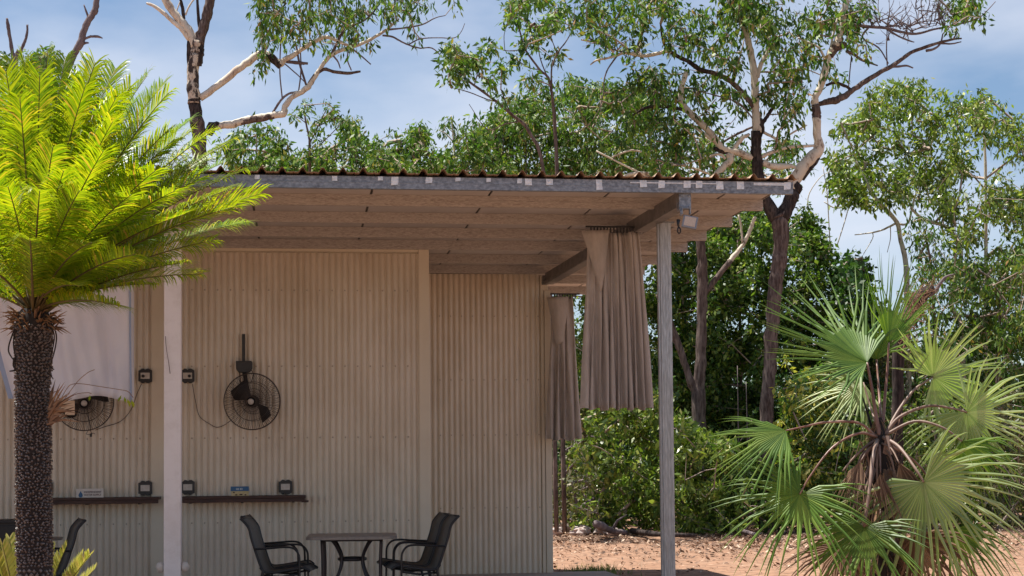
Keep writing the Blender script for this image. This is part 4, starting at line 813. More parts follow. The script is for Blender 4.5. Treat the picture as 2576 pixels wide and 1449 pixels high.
# crown behind the cycad and bare branches at top left
bushy('gum_tree', 'round dark gum crown showing above the cycad fronds at the left edge', 45, [(-120, 180), (-60, 130), (0, 125), (30, 122), (60, 112), (100, 105), (130, 112), (155, 135), (165, 170), (195, 165), (220, 190), (260, 235), (305, 245)], 460, M['gumfar'], 190, [stemv(60, 80, 150, 8)], seed=41, nleaf=28, L_=.15, W_=.05, hang=.6, dz=3)
def dead(label, Y, trunk, limbs, seed, bark='bgrey'):
    return tree('dead_tree', label, Y, trunk, limbs, [], None, seed=seed, barks=(bark, bark), group='bare dead trees at the top left')
dead('bare dark branch curving up to the top edge, left of the tall gum', 36, [(120, 1335, 16), (140, 700, 14), (165, 230, 9), (176, 160, 9), (190, 130, 8.5), (203, 108, 9), (210, 80, 8), (222, 52, 8), (237, 30, 8), (243, 8, 7.5), (246, -60, 6)], [[(212, 98, 3), (228, 92, 3), (245, 92, 3.2), (258, 96, 1.4)], [(206, 112, 3), (216, 108, 3), (224, 108, 1.2)], [(222, 42, 3), (216, 26, 2.4), (211, 12, 1.4)], [(226, 32, 2), (232, 31, 1.5)]], 43, 'bgrey')
dead('short bare spike standing at the top left corner', 37, [(40, 1335, 10), (40, 600, 8), (36, 180, 4.5), (32, 140, 4.5), (25, 95, 4.2), (20, 62, 4), (17, 46, 2.5)], [], 44)
dead('slender bare grey branch just right of the corner spike', 37.5, [(35, 1335, 10), (38, 600, 7), (40, 170, 4.5), (50, 135, 4.2), (58, 115, 4), (64, 100, 3.6), (68, 82, 3), (70, 62, 1.4)], [[(66, 92, 2), (68, 80, 2), (67, 62, 1)]], 45)

# ------------------------------------------------------------------ right hand trees
bushy('bushy_tree', 'broad bright green tree with its crown left of centre in the top right group', 44, [(2080, 420), (2095, 330), (2120, 290), (2150, 300), (2175, 250), (2200, 225), (2235, 200), (2262, 193), (2300, 210), (2325, 188), (2350, 205), (2380, 235), (2400, 260)], 520, M['lush'], 270,
      [[(2290, 1325, 9), (2282, 760, 8), (2278, 658, 7), (2266, 606, 6), (2256, 560, 6), (2226, 524, 5.5), (2195, 490, 5), (2177, 453, 4), (2150, 400, 3)], [(2256, 560, 3), (2226, 576, 2.5), (2195, 585, 2), (2150, 591, 1.2)], [(2226, 524, 2.5), (2189, 515, 2.4), (2143, 513, 2), (2104, 524, 1.8), (2073, 508, 1.2)], [(2256, 563, 3), (2285, 560, 3), (2300, 500, 2.5), (2330, 420, 2), (2350, 330, 1.6)], [(2090, 640, 1.6), (2085, 560, 1.4), (2080, 480, 1.2), (2070, 420, 1)], [(2105, 620, 1.5), (2130, 540, 1.3), (2145, 470, 1)], [(2045, 560, 1.5), (2032, 500, 1.4), (2060, 450, 1.2), (2090, 430, 1)], [(2195, 585, 1.3), (2195, 600, 1.2), (2172, 640, .8)], [(2240, 570, 1.3), (2240, 600, 1.1), (2232, 635, .7)]], seed=51, nleaf=28, L_=.16, W_=.05, hang=.55, dz=3, bark='bpale')
bushy('bushy_tree', 'tall bright green tree filling the top right corner, darker lower down', 43, [(2360, 330), (2390, 240), (2420, 222), (2450, 212), (2475, 190), (2500, 205), (2525, 250), (2545, 285), (2570, 300), (2600, 320), (2680, 380)], 830, M['lush'], 330,
      [[(2478, 1325, 7), (2480, 900, 6), (2480, 649, 5), (2480, 520, 4.5), (2478, 380, 3.5), (2475, 260, 2)], [(2425, 1100, 6), (2421, 835, 6), (2397, 780, 6), (2394, 735, 6), (2416, 660, 6), (2413, 620, 6.5), (2394, 585, 6), (2373, 567, 5.5), (2327, 554, 4.5), (2296, 527, 3.5), (2281, 490, 2.5)]], seed=52, nleaf=30, L_=.16, W_=.045, hang=.6, dz=3, bark='bpale')
bushy('bushy_tree', 'drooping dark leaved tree behind the fan palm, between the palm and the right edge', 41, [(2270, 560), (2300, 520), (2340, 560), (2380, 600), (2420, 640), (2460, 620), (2520, 600), (2600, 600)], 1010, M['gum'], 220,
      [[(2360, 1325, 6), (2352, 900, 5), (2345, 700, 4), (2330, 600, 3)], [(2500, 1325, 5), (2510, 900, 4), (2520, 700, 3)]], seed=53, nleaf=26, L_=.16, W_=.04, hang=.8, dz=3, bark='bbrown')
# trunk between the posts with two arms
tree('forked_tree', 'brown trunk with an arm forking each way, between the galvanised post and the largest gum', 39,
     [(1768, 1335, 22), (1762, 1180, 19), (1760, 1080, 17), (1757, 1000, 18), (1760, 950, 16), (1764, 880, 14), (1765, 790, 14), (1767, 710, 13.5), (1766, 650, 12.5), (1762, 600, 12), (1760, 520, 11)],
     [('bbrown', [(1752, 985, 12), (1738, 960, 11), (1728, 930, 9), (1716, 895, 9), (1706, 865, 9.5), (1690, 825, 9), (1676, 790, 8), (1655, 740, 7)]), ('bbrown', [(1776, 735, 7), (1790, 715, 8), (1810, 690, 7.5), (1838, 655, 7)]), [(1834, 658, 7), (1848, 642, 6.5), (1866, 620, 5.5), (1880, 595, 5), (1892, 565, 5), (1900, 545, 4)], ('bpale', [(1868, 610, 3), (1864, 570, 2.6), (1858, 540, 2.4)])],
     [], None, seed=61, barks=('bbrown', 'bpale'))
gu = 'understorey trees beyond the verandah end'
bushy('understorey_tree', 'sunlit green tree seen through the gap beside the narrower curtain', 44, [(1380, 720), (1450, 700), (1540, 700), (1620, 690), (1680, 690)], 1080, M['lush'], 330, [stemv(1520, 1515, 740, 6)], group=gu, seed=71, L_=.13, W_=.06, hang=.25)
bushy('understorey_tree', 'dark glossy tree right of the galvanised post, behind the forked trunk', 43.5, [(1640, 620), (1680, 560), (1720, 540), (1780, 560), (1820, 560)], 1180, M['green'], 520, [stemv(1720, 1715, 600, 6)], group=gu, seed=72, L_=.13, W_=.06, hang=.25, nleaf=36)
bushy('understorey_tree', 'dark glossy tree between the forked trunk and the largest gum', 44, [(1780, 540), (1820, 520), (1870, 510), (1920, 520), (1960, 540)], 1200, M['green'], 560, [stemv(1860, 1855, 580, 6), [(1862, 1330, 2), (1860, 1150, 2), (1857, 1000, 1.6)]], group=gu, seed=73, L_=.13, W_=.06, hang=.25, nleaf=36)
bushy('understorey_tree', 'dark green tree just right of the largest gum trunk, stepped top', 44, [(1950, 560), (1980, 540), (2010, 520), (2040, 535), (2070, 550), (2090, 620), (2110, 640)], 1150, M['green'], 440, [stemv(2030, 2030, 590, 5)], group=gu, seed=74, L_=.13, W_=.06, hang=.3, nleaf=34)
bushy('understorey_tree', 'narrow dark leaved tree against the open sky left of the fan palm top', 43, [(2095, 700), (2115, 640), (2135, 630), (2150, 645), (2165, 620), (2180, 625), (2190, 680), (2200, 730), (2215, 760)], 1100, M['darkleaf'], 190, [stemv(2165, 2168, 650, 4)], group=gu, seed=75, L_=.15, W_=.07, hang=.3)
bushy('understorey_tree', 'olive tree low behind the fan palm crown', 45, [(2150, 860), (2200, 830), (2250, 850), (2300, 880), (2350, 850), (2400, 830), (2450, 850)], 1150, M['scrub'], 260, [stemv(2300, 2300, 900, 5)], group=gu, seed=76)
bushy('understorey_tree', 'dark green tree low at the right edge behind the fan palm leaves', 44, [(2380, 850), (2430, 800), (2500, 780), (2560, 760), (2640, 760)], 1180, M['green'], 300, [stemv(2520, 2520, 820, 5)], group=gu, seed=77)
gsb = 'shrubs along the edge of the dirt'
bushy('shrub', 'twiggy olive shrub at the shed corner below the curtains', 37.5, [(1385, 1060), (1430, 1050), (1490, 1060), (1530, 1070)], 1340, M['scrub'], 150, [], group=gsb, seed=81, cat='shrub', nleaf=22, L_=.10, W_=.045, cr=.3, dz=1.4, twm=M['bgrey'], twr=.010)
bushy('shrub', 'bright arching leafy shrub left of the galvanised post', 37, [(1440, 1060), (1480, 1030), (1540, 1025), (1600, 1020), (1650, 1015), (1680, 1040)], 1340, M['lush'], 260, [], group=gsb, seed=82, cat='shrub', L_=.13, W_=.06, cr=.3, dz=1.4, low=1.3)
bushy('shrub', 'shrub with pale new leaves right of the galvanised post', 36.8, [(1660, 1040), (1690, 1030), (1720, 1060), (1770, 1090), (1810, 1110), (1850, 1130)], 1340, M['lush'], 240, [], group=gsb, seed=83, cat='shrub', L_=.13, W_=.06, cr=.3, dz=1.4, low=1.5)
bushy('shrub', 'dark low shrub under the left fan palm leaf', 37.5, [(1780, 1160), (1830, 1130), (1900, 1120), (1960, 1150), (2010, 1180)], 1340, M['green'], 200, [], group=gsb, seed=84, cat='shrub', L_=.12, W_=.055, cr=.3, dz=1.4)
bushy('shrub', 'yellow flowering shrub right beside the largest gum trunk', 38.5, [(1955, 960), (1975, 910), (2000, 900), (2020, 930), (2060, 960), (2100, 1000), (2130, 1020)], 1220, M['yleaf'], 190, [], group=gsb, seed=85, cat='shrub', L_=.14, W_=.07, cr=.3, dz=1.4)
bushy('shrub', 'green shrub behind the fan palm trunk', 38.2, [(2050, 1080), (2110, 1040), (2180, 1020), (2250, 1030), (2300, 1060)], 1340, M['green'], 220, [], group=gsb, seed=86, cat='shrub', L_=.12, W_=.055, cr=.3, dz=1.4)
bushy('shrub', 'olive shrub right of the fan palm trunk', 38, [(2260, 1040), (2320, 1000), (2400, 1010), (2460, 1030), (2500, 1060)], 1340, M['lush'], 220, [], group=gsb, seed=87, cat='shrub', L_=.11, W_=.05, cr=.3, dz=1.4)
bushy('shrub', 'greyish shrub at the right edge beyond the fan palm', 37.6, [(2460, 1060), (2520, 1020), (2580, 1010), (2660, 1020)], 1340, M['scrub'], 170, [], group=gsb, seed=88, cat='shrub', L_=.11, W_=.05, cr=.3, dz=1.4)
# far wood as one mass
g = np.random.default_rng(90); C = []
for _ in range(3400):
    u = g.uniform(-300, 2900); Yf = g.uniform(47, 62); vt = 900+25*sin(u*.013)+18*sin(u*.041+1); v = vt+(1318-vt)*g.random()**.8; C.append(PY(u, v, Yf))
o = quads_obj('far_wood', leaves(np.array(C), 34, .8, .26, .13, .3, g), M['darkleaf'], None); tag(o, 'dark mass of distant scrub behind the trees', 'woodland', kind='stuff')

# ------------------------------------------------------------------ litter, logs, stones, grass
g = np.random.default_rng(95); n = 62000
yy = 22.6+16*g.random(n)**.8; ul = g.uniform(1350, 2750, n); xx = np.array([PXU(a, b, 1400) for a, b in zip(ul, yy)])
keep = (g.random(n) < .06+.94*np.clip((yy-26.5)/6.5, 0, 1)**1.3*np.clip(.45+.6*np.sin(xx*1.3+yy*.4)*np.sin(yy*.9+xx*.3)+.25*np.sin(xx*3.1)*np.sin(yy*2.3), 0, 1))
xx, yy = xx[keep], yy[keep]; n = len(xx)
zz = GZ + .03*np.sin(xx*.9+yy*.31)*np.sin(yy*.7-xx*.2) - .02 + .012
P = np.stack([xx, yy, zz], 1); a = g.random(n)*2*pi; ax = np.stack([np.cos(a), np.sin(a), g.normal(size=n)*.25+.1], 1); sdv = unit(np.cross(ax, np.stack([g.normal(size=n)*.35, g.normal(size=n)*.35, np.ones(n)], 1)))
l = g.uniform(.03, .12, (n, 1)); w = l*g.uniform(.25, .5, (n, 1))
V = np.stack([P, P+ax*l*.5+sdv*w*.5, P+ax*l+(0, 0, .01), P+ax*l*.5-sdv*w*.5+(0, 0, .012)], 1); V[:, :, 2] = np.maximum(V[:, :, 2], zz[:, None]-.004)
o = quads_obj('leaf_litter', V, M['litter'], None); tag(o, 'dry brown leaves scattered over the red dirt', 'fallen leaves', kind='stuff')
def log(P, r, label, seed):
    g = np.random.default_rng(seed); root = thing('fallen_log', P[0], label, 'log', 'fallen timber at the edge of the shrubs')
    Q = smooth_path(P, 6); m = MB(); m.tube(Q, r*(1+.12*g.normal(size=len(Q)))*np.linspace(1, .6, len(Q)), 9); m.build('trunk', M['bdark'] if seed % 2 else M['bgrey'], root)
    m = MB(); k = len(Q)//2; m.tube([Q[k], Q[k]+(.1, -.1, .22), Q[k]+(.3, -.15, .35)], [r*.45, r*.3, r*.12], 6); m.build('branch_stub', M['bgrey'], root)
log([PZ(1590, 1335, GZ+.10), PZ(1660, 1344, GZ+.12), PZ(1750, 1347, GZ+.10)], .065, 'dark fallen log lying behind the galvanised post', 1)
log([PZ(1840, 1330, GZ+.08), PZ(1875, 1338, GZ+.08), PZ(1905, 1346, GZ+.06)], .06, 'small pale fallen log left of the fan palm', 2)
log([PZ(1500, 1318, GZ+.35), PZ(1540, 1335, GZ+.15), PZ(1575, 1340, GZ+.08)], .09, 'grey fallen branch leaning out of the shrubs left of the post', 4)
rk = thing('rock_pile', PZ(1480, 1342, GZ), 'heap of pale stones and rubble at the foot of the shrubs by the shed corner', 'stones')
g = np.random.default_rng(97)
for i in range(16):
    u = g.uniform(1400, 1580); v = 1345-g.random()*14; q = PZ(u, v, GZ+.05); s = g.uniform(.07, .17)
    m = MB(); m.blob(q+(0, 0, s*.3), (s*g.uniform(.8, 1.5), s, s*.75), i, .3, 8, 5); m.build('stone', M['rock'], rk)
m = MB(); g = np.random.default_rng(98)
for i in range(420):
    q = PZ(g.normal(1490, 35), 1440+g.normal()*5, GZ); d = np.array([g.normal()*.06, g.normal()*.05, g.uniform(.04, .12)]); m.add([q+(-.006, 0, -.01), q+(.006, 0, -.01), q+d], [(0, 1, 2)])
o = m.build('grass_tuft', M['grass']); tag(o, 'low grass growing along the dirt near the shed corner', 'grass', kind='stuff')

# ------------------------------------------------------------------ cycad
YC = 12.3
cb0 = PY(88, 778, YC)
cy = thing('cycad', (cb0[0], YC, GZ), 'tall cycad with rough dark trunk and big crown of yellow green fronds at the left', 'cycad')
def frond(root, base, ctrl, tip, nl, ll, g, m_, lw=.0075, name='frond', droop=.12, rr=.009, start=.14, fwd=.62, vee=.35, rm='rachis'):
    base, ctrl, tip = map(np.array, (base, ctrl, tip)); T = np.linspace(0, 1, 22)
    P = np.array([(1-t)**2*base+2*t*(1-t)*ctrl+t*t*tip for t in T])
    D = np.gradient(P, axis=0); D = unit(D); upv = np.array([0, 0, 1.]); outv = unit(tip-base)
    # frame: S sideways, U the upper face of the frond
    hz = np.array([outv[0], outv[1], 0]); 
    if np.linalg.norm(hz) < .15: hz = np.array([g.normal(), g.normal(), 0])
    hz = unit(hz); side = unit(np.cross(hz, upv)); tw = g.normal()*.25
    root_f = MB(); root_f.tube(P, np.linspace(rr, rr*.25, len(P)), 6)
    o = root_f.build(name, M[rm], root)
    A = []; dr0 = droop
    for i in range(nl):
        droop = dr0*g.uniform(.3, 2.2); t = start+(1-start)*i/nl; k = t*(len(P)-1); j = int(k); f_ = k-j; p_ = P[j]*(1-f_)+P[min(j+1, len(P)-1)]*f_; d = D[j]
        S = unit(side-d*np.dot(side, d)); U = unit(np.cross(S, d)); 
        if U[2] < -.2: U = -U
        S2 = S*cos(tw)+U*sin(tw); U2 = U*cos(tw)-S*sin(tw)
        env = (min(1, (t-start)/.22+.25))*(1-max(0, (t-.75)/.25)**2*.42)
        for sg_ in (-1, 1):
            L1 = ll*env*g.uniform(.88, 1.08); dr = unit(S2*sg_*1.0 + d*(fwd+.5*max(0, t-.7)/.3) + U2*vee + g.normal(size=3)*.07)
            wv = unit(np.cross(dr, U2))*lw*.5*(g.uniform(.8, 1.2)); wv2 = wv
            q0 = p_; q1 = p_+dr*L1*.4; q2 = q1+unit(dr+np.array([0, 0, -droop]))*L1*.33; q3 = q2+unit(dr+np.array([0, 0, -droop*2.6]))*L1*.27
            A.append((q0-wv*.6, q0+wv*.6, q1+wv, q1-wv)); A.append((q1-wv, q1+wv, q2+wv*.85, q2-wv*.85)); A.append((q2-wv*.85, q2+wv*.85, q3+wv*.08, q3-wv*.08))
    V = np.array(A).reshape(-1, 12, 3)
    # one island per leaflet : share vertices inside it
    n = len(V); VV = V[:, [0, 1, 2, 3, 6, 7, 10, 11]]; Fc = np.array([(0, 1, 2, 3), (3, 2, 4, 5), (5, 4, 6, 7)])
    me = bpy.data.meshes.new('leaflets'); me.vertices.add(n*8); me.vertices.foreach_set('co', (VV.reshape(-1, 3)-org(root)).astype(np.float32).reshape(-1))
    fi = (Fc[None]+np.arange(n)[:, None, None]*8).reshape(-1); me.loops.add(n*12); me.loops.foreach_set('vertex_index', fi.astype(np.int32)); me.polygons.add(n*3)
    me.polygons.foreach_set('loop_start', np.arange(n*3, dtype=np.int32)*4); me.polygons.foreach_set('loop_total', np.full(n*3, 4, dtype=np.int32)); me.materials.append(m_); me.update(calc_edges=True)
    o2 = link('leaflets', me, o); o2['kind'] = 'stuff'; return o
g = np.random.default_rng(101)
tips = [(27, 147, -.1), (120, 127, -.2), (240, 157, -.3), (292, 172, .6), (410, 213, .5), (424, 233, -.2), (283, 307, -.8), (133, 370, -1.1), (530, 333, -.1), (585, 353, .4), (612, 430, .3), (570, 478, -.5), (655, 488, .0), (535, 605, -.1), (470, 660, -.5), (395, 715, -.6), (300, 770, -.8), (-60, 170, .2), (-150, 230, -.2), (-230, 330, .1), (-300, 420, .4), (-330, 520, -.1), (-270, 610, -.3), (-200, 700, -.4), (-60, 330, -.9), (-120, 470, -.9), (50, 250, -.7), (210, 260, .5), (340, 250, .8), (180, 200, .9), (60, 190, 1.0), (-20, 240, 1.1), (480, 300, .9), (560, 410, 1.0), (500, 520, .9), (-180, 350, 1.0), (420, 600, .8), (390, 430, -.9), (200, 480, -1.5), (20, 470, -1.4), (460, 540, -.8), (340, 640, -1.1), (-100, 640, -1.1), (330, 360, 1.2), (120, 300, 1.3), (250, 700, .9), (-80, 720, .7), (610, 560, .6), (330, 490, -1.2), (150, 215, .3), (370, 290, .1), (470, 400, .3), (590, 520, -.3), (300, 240, -.3), (0, 300, .3), (505, 690, .5), (230, 610, -1.4), (75, 600, -1.6), (75, 175, .6), (350, 330, .6), (440, 350, .1), (500, 450, -.2), (200, 350, .4), (0, 420, .1), (430, 650, .3), (350, 700, .4), (100, 480, -1.7), (260, 380, -1.1), (200, 720, -1.0), (440, 480, -1.0), (100, 190, -.4), (165, 145, .2), (330, 215, -.1), (370, 190, .3), (215, 215, -.5), (60, 150, .1), (290, 250, -.6), (480, 330, .2), (350, 420, -.5), (520, 400, .5), (420, 330, -.3), (15, 180, -.5), (160, 430, -1.3)]
for i, (u, v, dy) in enumerate(tips):
    tip = PY(u, v, YC+dy*1.15); b = cb0+np.array([(u-88)*.00012, dy*.05, g.uniform(-.04, .03)])
    dist = np.linalg.norm(tip-b); hz = tip-b; mid = b+hz*.5; mid[2] += .10*dist*min(1, abs(hz[0])+abs(hz[1])); mid += unit(np.array([-(hz[0]), -(hz[1]), 0])+1e-6)*.05*dist
    frond(cy, b, mid, tip, int(40+dist*46), g.uniform(.21, .27), g, M['cycad'] if dy < .75 else M['cycad2'], droop=g.uniform(.08, .38), fwd=.85, lw=.0100, rr=.011)
# trunk
tr = [(92, 1760, 47), (88, 1449, 44), (86, 1350, 42), (85, 1250, 42), (84, 1150, 41.5), (83, 1050, 41), (82, 980, 40.5), (84, 930, 42), (84, 880, 44), (84, 830, 46), (86, 800, 44), (88, 780, 34)]
A = [(*PY(u, v, YC), w*YC/F) for u, v, w in tr]; A[0] = (A[0][0], A[0][1], GZ-.05, A[0][3]); Q = smooth_path(A, 6)
m = MB(); m.tube(Q[:, :3], Q[:, 3]*.93, 28); m.build('trunk', M['core'], cy)
m = MB(); H = np.concatenate([[0], np.cumsum(np.linalg.norm(np.diff(Q[:, :3], axis=0), axis=1))]); h = 0.02; r_i = 0
while h < H[-1]-.12:
    c = np.array([np.interp(h, H, Q[:, k]) for k in range(4)]); up_ = h > 1.0; w = .026 if h > .95 else .040; dh = .021 if h > .95 else .036
    nn_ = int(2*pi*c[3]/w)
    for k in range(nn_):
        a = 2*pi*(k+.5*(r_i % 2))/nn_+g.normal()*.05; er = np.array([cos(a), sin(a), 0]); et = np.array([-sin(a), cos(a), 0]); R0 = c[3]*.92; pr_ = g.uniform(.008, .024) if up_ else g.uniform(.006, .014); w2 = w*g.uniform(.34, .46); hh = dh*g.uniform(.38, .5)
        cc = c[:3]+(0, 0, g.normal()*.003); tz = g.uniform(-.004, .012)
        b_ = [cc+er*R0+et*w2, cc+er*R0-et*w2, cc+er*R0+np.array([0, 0, hh]), cc+er*R0-np.array([0, 0, hh])]; f_ = [cc+er*(R0+pr_)+et*w2*.7+(0, 0, tz), cc+er*(R0+pr_)-et*w2*.7+(0, 0, tz), cc+er*(R0+pr_*.8)+np.array([0, 0, hh*.8+tz]), cc+er*(R0+pr_)-np.array([0, 0, hh*.7-tz])]
        m.add(b_+f_, [(4, 6, 5, 7), (0, 2, 6, 4), (2, 1, 5, 6), (1, 3, 7, 5), (3, 0, 4, 7)])
    h += dh; r_i += 1
m.build('leaf_bases', M['scale'], cy, kind='stuff')
m = MB()
for i in range(130):
    a = g.uniform(0, 2*pi); R0 = .10+.05*g.random(); p0 = cb0+np.array([R0*cos(a), R0*sin(a), g.uniform(-.16, -.02)]); d = np.array([cos(a), sin(a), g.uniform(-.4, 1.1)]); L1 = g.uniform(.04, .12)
    m.tube([p0, p0+d*L1*.5, p0+d*L1+(0, 0, -.02)], [.008, .005, .001], 4)
m.build('crown_fibres', M['fibre'], cy, kind='stuff')
for (P, w) in (([(60, 810), (42, 820), (28, 850), (21, 880), (30, 900), (44, 915)], 2.4), ([(56, 815), (38, 835), (34, 870), (40, 905), (36, 930)], 2.2), ([(115, 805), (132, 818), (142, 845), (138, 880), (128, 915)], 2.4), ([(118, 800), (138, 802), (150, 812), (162, 815)], 1.8), ([(120, 812), (136, 840), (134, 870), (126, 900)], 2.0), ([(36, 900), (34, 920), (40, 930), (24, 934)], 3.2), ([(118, 915), (126, 922), (136, 930)], 2.4), ([(120, 940), (128, 945), (134, 954)], 2.0)):
    m = MB(); Q2 = smooth_path([PY(u, v, YC-.08) for u, v in P], 4); m.tube(Q2, np.linspace(w, w*.6, len(Q2))*YC/F, 5); m.build('hanging_root', M['core'], cy)
# withered pup and thin vine on the right of the trunk
m = MB()
for i in range(46):
    s = PY(124+g.normal()*3, 1040+g.normal()*14, YC-.1); a = g.uniform(-.2, 1.4); L1 = g.uniform(.08, .24); d = np.array([cos(a), -.25+g.normal()*.3, sin(a)]); e = s+d*L1; wv = np.array([-sin(a), 0, cos(a)])*.006
    m.add([s-wv, s+wv, (s+e)/2+wv*1.2+(0, 0, .01), e, (s+e)/2-wv*1.2+(0, 0, .01)], [(0, 1, 2, 4), (4, 2, 3)])
m.build('withered_pup', M['palmdead'], cy, kind='stuff')
m = MB()
for P in ([(150, 1010), (170, 975), (185, 966), (210, 966), (255, 973), (300, 980), (322, 985), (335, 1000)], [(160, 1010), (190, 992), (220, 988), (230, 990)], [(165, 1000), (195, 960), (220, 938), (238, 930)], [(150, 1005), (140, 985), (134, 990)]):
    m.tube(smooth_path([PY(u, v, YC-.15) for u, v in P], 4), .0026, 5)
m.build('vine_stem', M['fibre'], cy, kind='stuff')
m = MB()
for u, v, L1 in ((226, 994, 15), (305, 994, 17), (313, 998, 16), (320, 1003, 18), (326, 1008, 16), (331, 1005, 20), (335, 1010, 16)):
    a = PY(u, v, YC-.15); b = PY(u+g.normal()*3, v+L1, YC-.15); c = (a+b)/2; m.add([a, c+(.010, .003, 0), b, c-(.010, -.003, 0)], [(0, 1, 2, 3)])
m.build('vine_leaves', M['cycad'], cy, kind='stuff')

# small sago at lower left
YS = 12.9; sb = PY(80, 1640, YS)
sg_ = thing('sago_cycad', (sb[0], YS, GZ), 'small pale yellow sago cycad growing behind the cycad trunk at the bottom left', 'cycad')
g = np.random.default_rng(111)
for u, v, dy in ((23, 1352, 0), (37, 1364, .1), (46, 1376, -.1), (169, 1371, -.1), (208, 1395, 0), (226, 1396, -.15), (128, 1374, .2), (5, 1368, -.2), (-20, 1375, .1), (70, 1385, .2), (100, 1390, .3), (150, 1400, .25), (240, 1430, .2), (-60, 1400, 0)):
    tip = PY(u, v, YS+dy); b = np.array([PY(75+(u-100)*.2, 1640, YS)[0], YS, PY(80, 1640, YS)[2]]); mid = (b+tip)/2+(-(tip-b)[0]*.18, 0, .05)
    frond(sg_, b, mid, tip, 62, .11, g, M['sago'], lw=.013, droop=-.05, rr=.008, start=.2, fwd=.9, vee=.55)
m = MB(); m.blob((sb[0], YS, GZ+.10), (.16, .16, .25), 3, .12, 12, 8); m.build('trunk', M['scale'], sg_)

# ------------------------------------------------------------------ fan palm
YP = 13.0
pc = PY(2212, 1098, YP)
fp = thing('fan_palm', (pc[0], YP, GZ), 'fan palm with large stiff pleated leaves standing at the right', 'palm')
def ivec(a, dep=0): a = radians(a); return unit(RT*cos(a)*1.0+np.array([0, 0, 1.])*sin(a)+np.array([0, 1., 0])*dep)
def fan_leaf(u, v, dy, ang, span, R, tilt, m_, n=44, fuse=.42, droop=.25, cup=.15, asp=1.0, seed=0, pet=None, pm='petiole', pw=.016, rl=1.0):
    n = int(n*.88); fuse *= .95
    """ang: direction of the middle segment in view, span: degrees, tilt: how far the mid direction leans away (+) or to us (-), asp: sideways foreshortening"""
    g = np.random.default_rng(seed); H = PY(u, v, YP+dy)
    e1 = ivec(ang, tilt); lat = ivec(ang-90); e2 = unit(lat*asp+np.array([0, 1., 0])*sqrt(max(0, 1-asp*asp))); e2 = unit(e2-e1*np.dot(e1, e2)); nrm = unit(np.cross(e1, e2))
    if nrm[1] > 0: nrm = -nrm
    VV = []; Fc = []; N0 = 0; vid = 0; half = radians(span)/2; ths = np.linspace(-half, half, n); dth = ths[1]-ths[0]
    m = MB()
    for i, th in enumerate(ths):
        Rr = R*(1-.22*(abs(th)/half)**3)*g.uniform(.9, 1.05); 
        if th < 0: Rr *= rl
        dirv = lambda a: unit(e1*cos(a)+e2*sin(a))
        d = dirv(th); free = unit(d+g.normal(size=3)*.075)
        bendy = g.uniform(.6, 1.3)+(1.6 if g.random() < .16 else 0)
        pts = []
        for s in (.0, .2, fuse, .6, .78, .92, 1.0):
            r = Rr*s; wd = R*math.tan(dth/2)*min(s, fuse)*1.0 if s <= fuse else R*math.tan(dth/2)*fuse*(1-((s-fuse)/(1-fuse))**1.7)*.9
            dd = d if s <= fuse else free
            dl = dirv(th+pi/2)
            drp = .7*droop*R*max(0, (s-.25))**2.2*(1+.8*abs(th)/half)*bendy
            c = H+dd*r + nrm*cup*R*s*s*(1 - .3*cos(th*2)) + np.array([0, 0, -drp]); ridge = nrm*(-.55*wd-.0006)
            lp = c-dl*wd; rp_ = c+dl*wd; pts.append((lp, c-ridge, rp_))
        V = [q for p3 in pts for q in p3]; k = len(pts)
        m.add(V, [(j*3+a, j*3+a+1, (j+1)*3+a+1, (j+1)*3+a) for j in range(k-1) for a in (0, 1)], False)
    o = m.build('leaf', m_, fp)
    if pet is not None:
        m = MB(); P = smooth_path([PY(a, b, YP+c) for a, b, c in pet]+[H], 5); m.tube(P, np.linspace(pw*1.15, pw*.55, len(P)), 8); o2 = m.build('petiole', M[pm], o)
    return o
PA, PP, PD = M['palm'], M['palmpale'], M['palmdead']
fan_leaf(2181, 912, .1, 150, 185, 1.16, .12, PA, 50, .36, .16, .12, .72, 1, [(2213, 1100, 0), (2203, 1040, .02), (2192, 970, .06)], pw=.017, rl=.85)
fan_leaf(2236, 862, .35, 77, 105, .84, .2, PA, 30, .36, .02, .1, .8, 2, [(2218, 1100, 0), (2226, 1000, .2), (2232, 930, .3)], pw=.014)
fan_leaf(2347, 948, .3, 28, 260, .66, .05, PP, 44, .40, .10, .15, .95, 3, [(2225, 1095, 0), (2262, 1030, .1), (2300, 980, .2)], 'petpale', pw=.014)
fan_leaf(2432, 1037, .1, -40, 270, .74, -.1, PP, 46, .30, .34, -.05, .95, 4, [(2225, 1095, 0), (2262, 1050, 0), (2330, 1022, .05), (2390, 1026, .1)], 'petpale', pw=.014)
fan_leaf(1977, 1083, -.2, 208, 130, .72, -.15, PA, 30, .36, .25, .05, .75, 5, [(2205, 1100, 0), (2160, 1064, -.1), (2080, 1062, -.15), (2020, 1074, -.2)], pw=.011)
fan_leaf(2012, 1243, -.35, 232, 290, .76, -.15, PA, 50, .30, .36, .0, .9, 6, [(2205, 1098, -.05), (2160, 1090, -.2), (2095, 1125, -.3), (2040, 1195, -.35)], pw=.011)
fan_leaf(2324, 1213, -.45, -58, 255, .98, -.12, PP, 54, .34, .38, .05, .9, 7, [(2222, 1100, -.05), (2262, 1125, -.2), (2300, 1175, -.4)], 'petpale', pw=.016)
fan_leaf(2174, 1326, -.55, 255, 230, .62, -.12, PA, 44, .40, .25, .05, .9, 8, [(2206, 1108, -.1), (2196, 1150, -.35), (2186, 1240, -.5)], 'petpale', pw=.018)
fan_leaf(2172, 962, .45, 215, 170, .62, .1, PP, 36, .36, .30, .05, .9, 9, [(2215, 1095, 0), (2195, 1040, .3)], 'petpale', pw=.012)
fan_leaf(2205, 905, .5, 95, 130, .62, .25, PA, 34, .42, .05, .1, .9, 10, [(2218, 1095, 0), (2212, 1000, .3)], pw=.013)
